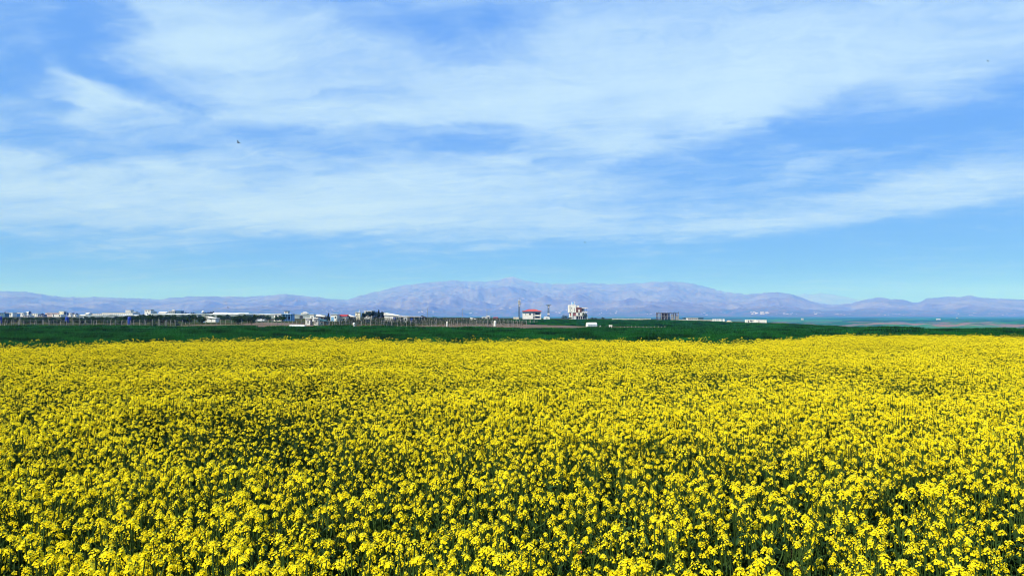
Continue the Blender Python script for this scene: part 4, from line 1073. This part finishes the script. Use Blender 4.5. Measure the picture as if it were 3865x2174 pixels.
# --- low walls and the unfinished building
def low_wall(label, px0, px1, pt, d, m, th=.4):
    root = thing('boundary_wall', label, 'wall', (px0 + px1) / 2, d)
    w = (px1 - px0) / F * d / 2; h = max(PZ(pt, d) - root.location.z, .8); n = max(int(w * 2 / 4), 1)
    for k in range(n): box(root, 'panel', m, -w + 2 * w * k / n + .1, -w + 2 * w * (k + 1) / n - .1, 0, th * .5, -.5, h * ro.uniform(.94, 1.0))
    for k in range(n + 1): box(root, 'pillar', M_PALE, -w + 2 * w * k / n - .098, -w + 2 * w * k / n + .098, -.08, th * .6, -.5, h + .08)
low_wall('long low pale wall between the villa and the concrete skeleton', 2310, 2455, 1201.5, 560, M_DULL)
low_wall('low pale wall running right of the concrete skeleton', 2563, 2592, 1205, 545, M_DULL)
low_wall('broken pale wall beyond the long white store', 2632, 2688, 1206, 530, M_DULL)
building('store', 'long low white store right of the concrete skeleton', 'building', 2592, 2631, 1199.5, 545, 5, M_PALE, M_DULL, 'flat', [(f, .6, 1.0, .6) for f in (.12, .3, .5, .7, .88)])
building('shed', 'dark flat shed peeping out left of the long white store', 'shed', 2578, 2590, 1199.5, 575, 4, M_TEAL, M_DARK, 'flat')
building('shed', 'dark flat shed peeping out right of the long white store', 'shed', 2632, 2652, 1199.5, 575, 4, M_TEAL, M_DARK, 'flat')
for px, pw, tilt, lab in ((2692, 7, 2, 'first pale upright slab in the row after the broken wall'), (2700, 7, -2, 'second pale upright slab in the row after the broken wall'), (2708, 5, 3, 'middle narrow upright slab in the row after the broken wall'), (2717, 11, 0, 'widest upright white slab of the row'), (2730, 7, -3, 'last upright slab in the row, beside the dirt heap')):
    root = thing('concrete_slab', lab, 'slab', px, 480, R(tilt * 3), 'upright slabs')
    w = pw / F * 480 / 2; h = PZ(1204 + px * .003 - 8, 480) - root.location.z
    MB().box(-w, w, -.12, .12, -.4, h).box(-w * .9, w * .9, -.16, -.121, h * .45, h * .55).build('panel', M_WHITE, root)
root = thing('dirt_heap', 'pale heap of dirt at the end of the slab row', 'heap', 2751, 440)
w = 14 / F * 440
n_ = 15; gxh, gyh = np.meshgrid(np.linspace(-1, 1, n_), np.linspace(-1, 1, n_), indexing='ij')
hh = np.clip(1 - np.hypot(gxh, gyh), 0, 1) ** .8 * (1 + .3 * (fbm(gxh * 3, gyh * 3, 3, 8) - .5)) * max(PZ(1207, 440) - root.location.z, 1.0) - .1
me = grid_mesh('heap', np.stack([gxh * w, gyh * w, hh], -1), mat('pale_dirt', (0.42, 0.36, 0.29), .95, .15, 1.2, bump=.5))
link(bpy.data.objects.new('mound', me), root)

d = 520.0; s = d / F
root = thing('concrete_skeleton', 'unfinished two-storey concrete frame building with open bays', 'building', 2523, d)
g0 = root.location.z
X = lambda px: (px - 2523) * s
zf, zt = Zp(1193), Zp(1180.5)
for z_ in (zf, zt): MB().box(X(2486), X(2562), 0, 10, z_ - .28, z_).build('floor_slab', M_GREY if z_ == zf else M_DARKGREY, root)  # upper slab takes the shaded tone too
cols = (2487, 2496.5, 2506.5, 2518, 2532, 2547, 2560.5)
for row_y in (.25, 5, 9.6):
    for px in cols:
        box(root, 'column', M_GREY if row_y < 1 else M_DARKGREY, X(px) - .22, X(px) + .22, row_y - .2, row_y + .2, -.6, zf - .281)  # rear columns: shade deep in the frame put into a darker grey
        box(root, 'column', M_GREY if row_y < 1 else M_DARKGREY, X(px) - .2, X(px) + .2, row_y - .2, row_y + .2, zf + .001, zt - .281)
for px in cols: box(root, 'column_stub', M_DARKSTEEL, X(px) - .1, X(px) + .1, .15, .35, zt + .001, zt + .35 + .5 * ((px * 7) % 3 == 0) + (.5 if px in (2487, 2560.5) else 0))
for a, b, lo, hi in ((2533, 2542, 0, .9), (2550, 2559.5, 0, 1), (2533, 2540, 1, 1.6), (2488, 2495, 0, .3)):
    za = (-.5 + (zf - .29 + .5) * lo) if lo < 1 else zf + .002
    zb = (-.5 + (zf - .29 + .5) * hi) if hi <= 1 else zf + (zt - .29 - zf) * (hi - 1)
    box(root, 'infill_panel', M_GREY, X(a), X(b), .12, .3, za, zb)
box(root, 'back_wall', M_DARK, X(2504), X(2531), 6.5, 6.7, -.5, zt - .3)  # dark sheet standing in for the shade inside the bays
MB().poly([(X(2508), 2, -.3), (X(2509.5), 2, -.3), (X(2516), 2, zf - .3), (X(2514), 2, zf - .3), (X(2508), 3.2, -.3), (X(2509.5), 3.2, -.3), (X(2516), 3.2, zf - .3), (X(2514), 3.2, zf - .3)],
          [(0, 1, 2, 3), (7, 6, 5, 4), (0, 4, 5, 1), (1, 5, 6, 2), (2, 6, 7, 3), (3, 7, 4, 0)]).build('stair_flight', M_PALE, root)

# --- containers
def container(label, px0, px1, pt, d, opens):
    root = thing('site_container', label, 'container', (px0 + px1) / 2, d, 0, 'white site containers')
    w = (px1 - px0) / F * d / 2; h = max(PZ(pt, d) - root.location.z, 2.2)
    box(root, 'body', M_WHITE, -w, w, 0, 2.4, .1, h)
    mb = MB(); n = int(w * 2 / .3)
    for k in range(n):
        x_ = -w + .12 + k * .3
        if not any(abs(x_ - o_[0] * w) < o_[1] / 2 + .15 for o_ in opens): mb.box(x_, x_ + .12, -.04, -.002, .25, h - .15)
    mb.build('corrugation', M_WHITE, root)
    for (fx, ww, z0, z1) in opens: window(root, fx * w, h * z0, h * z1, ww, 0, frame=M_WHITE)
    for sx in (-1, 1): box(root, 'corner_post', M_PALE, sx * w - .09, sx * w + .09, -.06, .06, -.4, h + .03)
    return root, w, h
r_, w, h = container('white site container with dark openings and a pole on top', 2815, 2853, 1206.5, 470, ((-.55, .5, .15, .85), (-.05, 1.5, .5, .85), (.35, .8, .55, .85), (.1, .9, .12, .3)))
MB().tube([(-w * .7, 1, h), (-w * .7, 1, h + .9)], .06, 5).build('vent_pipe', M_STEEL, r_)
container('plain white corrugated container, right one of the pair', 2854, 2892, 1207.5, 468, ((-.5, .4, .1, .9),))

# --- white tunnel tent in the wheat
root = thing('tunnel_tent', 'white polythene tunnel tent standing in the wheat', 'tent', 2232, 240, R(24))
Lh, wv, hv = 1.75, .85, PZ(1217, 240) - root.location.z
prof = [(-wv, -.2), (wv, -.2), (wv, hv * .55), (wv * .45, hv), (-wv * .45, hv), (-wv, hv * .55)]
MB().prism(prof, 'x', -Lh, Lh).build('cover', M_PLASTIC, root)
mb = MB()
for x_ in (-Lh, -Lh * .33, Lh * .33, Lh):
    pts = [(x_, a * 1.02, b + .01) for a, b in (prof[1], prof[2], prof[3], prof[4], prof[5], prof[0])]
    mb.tube(pts, .03, 4)
mb.build('hoops', M_PLASTIC2, root)
box(root, 'door', M_PLASTIC2, Lh + .002, Lh + .03, -.35, .35, 0, hv * .75)
root = thing('field_post', 'dark stake with a rag beside the white tunnel tent', 'post', 2254, 238)
MB().tube([(0, 0, -.2), (.05, 0, 1.0)], .05, 5).build('stake', M_DARKSTEEL, root); MB().box(-.16, .2, -.06, .06, .55, .95).build('rag', M_TEAL, root)
def sack(name, label, px, pt, pw, d, m, cat):
    root = link(bpy.data.objects.new(name, None)); root.location = at(px, d); tag(root, label, cat)
    w = pw / F * d / 2; h = PZ(pt, d) - root.location.z
    MB().lathe([(w * .7, -.1), (w, h * .3), (w * .95, h * .7), (w * .5, h * .95), (w * .1, h)], 9).build('body', m, root, True)
    MB().tube([(-w * .2, 0, h * .97), (w * .3, 0, h * 1.06)], .05, 4).build('tie', M_PALE, root)
sack('sack', 'small pale sack lying just right of the tunnel tent', 2265, 1229.5, 5, 200, M_PALE, 'sack')
root = thing('water_trough', 'white trough on short legs in the wheat before the stub posts', 'trough', 2304, 200)
w = 6 / F * 200
hz_ = PZ(1226.5, 200) - root.location.z
MB().box(-w, w, -.25, .25, hz_ - .38, hz_).build('basin', M_WHITE, root)
for sx in (-1, 1): box(root, 'leg', M_PALE, sx * w * .7 - .06, sx * w * .7 + .06, -.2, .2, -.2, hz_ - .381)

# --- valley and village houses
from mathutils.bvhtree import BVHTree
mo = bpy.data.objects['mountain_range'].data
bvh = BVHTree.FromPolygons([v.co.copy() for v in mo.vertices], [tuple(p.vertices) for p in mo.polygons])
def cast(px, py):
    v = Vector(((px - CX) / F, 1, -(py - YH) / F)).normalized()
    hit = bvh.ray_cast(Vector((0, 0, CZ)), v)
    best = hit[0]
    for dd in np.geomspace(1200, 12000, 260):
        x_ = PX(px, dd)
        if PZ(py, dd) < gz(x_, dd): 
            g = Vector((x_, dd, gz(x_, dd)))
            if best is None or g.y < best.y: best = g
            break
    return best
M_VILL = mat('village_render', (0.45, 0.43, 0.41), .9, .1, .1)
def village_mesh(w, dp, h, gable):
    mb = MB().mat(0).box(-w, w, -dp, dp, -6, h)
    if gable: mb.mat(1).prism([(-dp * 1.05, h), (dp * 1.05, h), (0, h + dp * .5)], 'x', -w * 1.03, w * 1.03)
    else: mb.mat(1).box(-w * .97, w * .97, -dp * .97, dp * .97, h + .01, h + .8)
    mb.mat(2)
    for k in range(4): mb.box(-w + (k + .3) * w / 2, -w + (k + .65) * w / 2, -dp - .15, -dp + .05, h * .35, h * .7)
    return mb.mesh('village_house', [M_VILL, M_VILL, M_GLASS])
VM = [village_mesh(13, 8, 8, False), village_mesh(20, 9, 7, True), village_mesh(10, 8, 13, False), village_mesh(30, 10, 8, True)]
CL = [(2835, 2897, 1178, 1186, 22), (2925, 3010, 1182, 1188, 12), (3060, 3110, 1178, 1187, 12), (3150, 3210, 1184, 1190, 7), (3300, 3460, 1184, 1192, 12), (3600, 3830, 1180, 1192, 14), (1580, 1640, 1172, 1181, 10), (1755, 1800, 1180, 1186, 8),
      (2075, 2140, 1170, 1182, 8), (2240, 2330, 1168, 1186, 18), (2400, 2560, 1180, 1190, 12), (1215, 1290, 1166, 1178, 12), (2640, 2780, 1176, 1190, 8), (1890, 1940, 1155, 1168, 5)]
for (a, b, t0, t1, n) in CL:
    for _ in range(n):
        p = cast(ro.uniform(a, b), ro.uniform(t0, t1))
        if p is None: continue
        o = link(bpy.data.objects.new('village_house', VM[ro.randrange(4)])); o.location = p; o.rotation_euler = (0, 0, ro.uniform(-.5, .5))
        sc_ = ro.uniform(.45, .8) * (1.2 if a == 2835 else .75); o.scale = (sc_, sc_, sc_)
        tag(o, 'tiny white house speck in the hazy villages at the mountain foot', 'house', 'far village houses')
for px, py_, k, sc_, lab in ((3027, 1207, 2, .62, 'lone small white house out on the valley floor, nearest of all'), (3540, 1207.5, 1, .62, 'long bright white farm hall on the dark valley field'), (3611, 1201.5, 2, .6, 'small white farmhouse beyond the long white valley hall')):
    p = cast(px, py_)
    o = link(bpy.data.objects.new('farmhouse', VM[k])); o.location = p; o.scale = (sc_, sc_, sc_ * .9)
    tag(o, lab, 'house')

# --- birds
def bird(label, px, py_, d, span, bank, flap, head):
    root = tag(bpy.data.objects.new('bird', None), label, 'bird', 'birds in the sky'); link(root)
    root.location = (PX(px, d), d, PZ(py_, d)); root.rotation_euler = (bank[0], bank[1], head)
    b = MB(); n = 8
    prof = [(-.34, .015), (-.24, .05), (-.08, .085), (.08, .09), (.2, .06), (.27, .055), (.33, .03), (.38, .006)]
    b.tube([(0, y, 0) for y, _ in prof], [r * span * 1.2 for _, r in prof], n)
    b.v = [(x, y * span if abs(y) < 9 else y, z) for x, y, z in b.v]
    b.poly([(-.04 * span, -.28 * span, 0), (.04 * span, -.28 * span, 0), (.1 * span, -.5 * span, .0), (-.1 * span, -.5 * span, 0), (-.04 * span, -.28 * span, .015), (.04 * span, -.28 * span, .015), (.1 * span, -.5 * span, .01), (-.1 * span, -.5 * span, .01)],
           [(3, 2, 1, 0), (4, 5, 6, 7), (0, 1, 5, 4), (1, 2, 6, 5), (2, 3, 7, 6), (3, 0, 4, 7)])
    for sx in (-1, 1):
        st = [(0.03, .12, -.16, 0), (.25, .17, -.12, flap * .6), (.42, .08, -.16, flap * .75), (.55, -.1, -.2, flap * .7)]
        vs, fs = [], []
        for x_, f_, b_, z_ in st:
            x_ *= span * sx
            vs += [(x_, f_ * span, z_ * span), (x_, b_ * span, z_ * span), (x_, b_ * span, z_ * span + .012), (x_, f_ * span, z_ * span + .02)]
        for k in range(3):
            o_ = 4 * k
            fs += [(o_ + j, o_ + (j + 1) % 4, o_ + 4 + (j + 1) % 4, o_ + 4 + j) for j in range(4)]
        fs += [(0, 1, 2, 3), (12, 13, 14, 15)]
        b.poly(vs, fs)
    b.build('body', M_BIRD, root, True)
bird('black bird gliding in the blue gap, largest of the birds', 890, 534, 120, .75, (.1, .5, 0), .35, R(70))
bird('dark bird low over the mountains on the orchard side', 861, 1161, 130, .42, (.1, .2, 0), .2, R(80))
bird('small blue-grey bird high in the top corner of the sky', 3752, 220, 170, .48, (.0, .75, 0), .3, R(20))
bird('speck-sized bird just above the mountain skyline near the middle', 2209, 915, 230, .7, (.1, .3, 0), .3, R(50))

# --- a poppy in the rapeseed
M_POPPY = leaf_mat('poppy_petal', (0.30, 0.03, 0.03), (0.4, 0.06, 0.05), .3, 6.0)
for px, py_, lab in ((2186, 2076, 'single red poppy deep among the nearest rapeseed stems'),):
    hz0 = .90
    dd = F * (CZ - hz0) / (py_ - YH)
    root = thing('poppy', lab, 'flower', px, dd)
    MB().tube([(0, 0, 0), (.01, 0, .5), (0, 0, hz0)], .003, 4).build('stem', M_STEM, root)
    mb = MB()
    for k in range(5): petals(mb, Vector((0, 0, hz0)), Vector((math.cos(k * 1.26) * .6, math.sin(k * 1.26) * .6, .6)), .032, ro)
    mb.build('flower', M_POPPY, root)
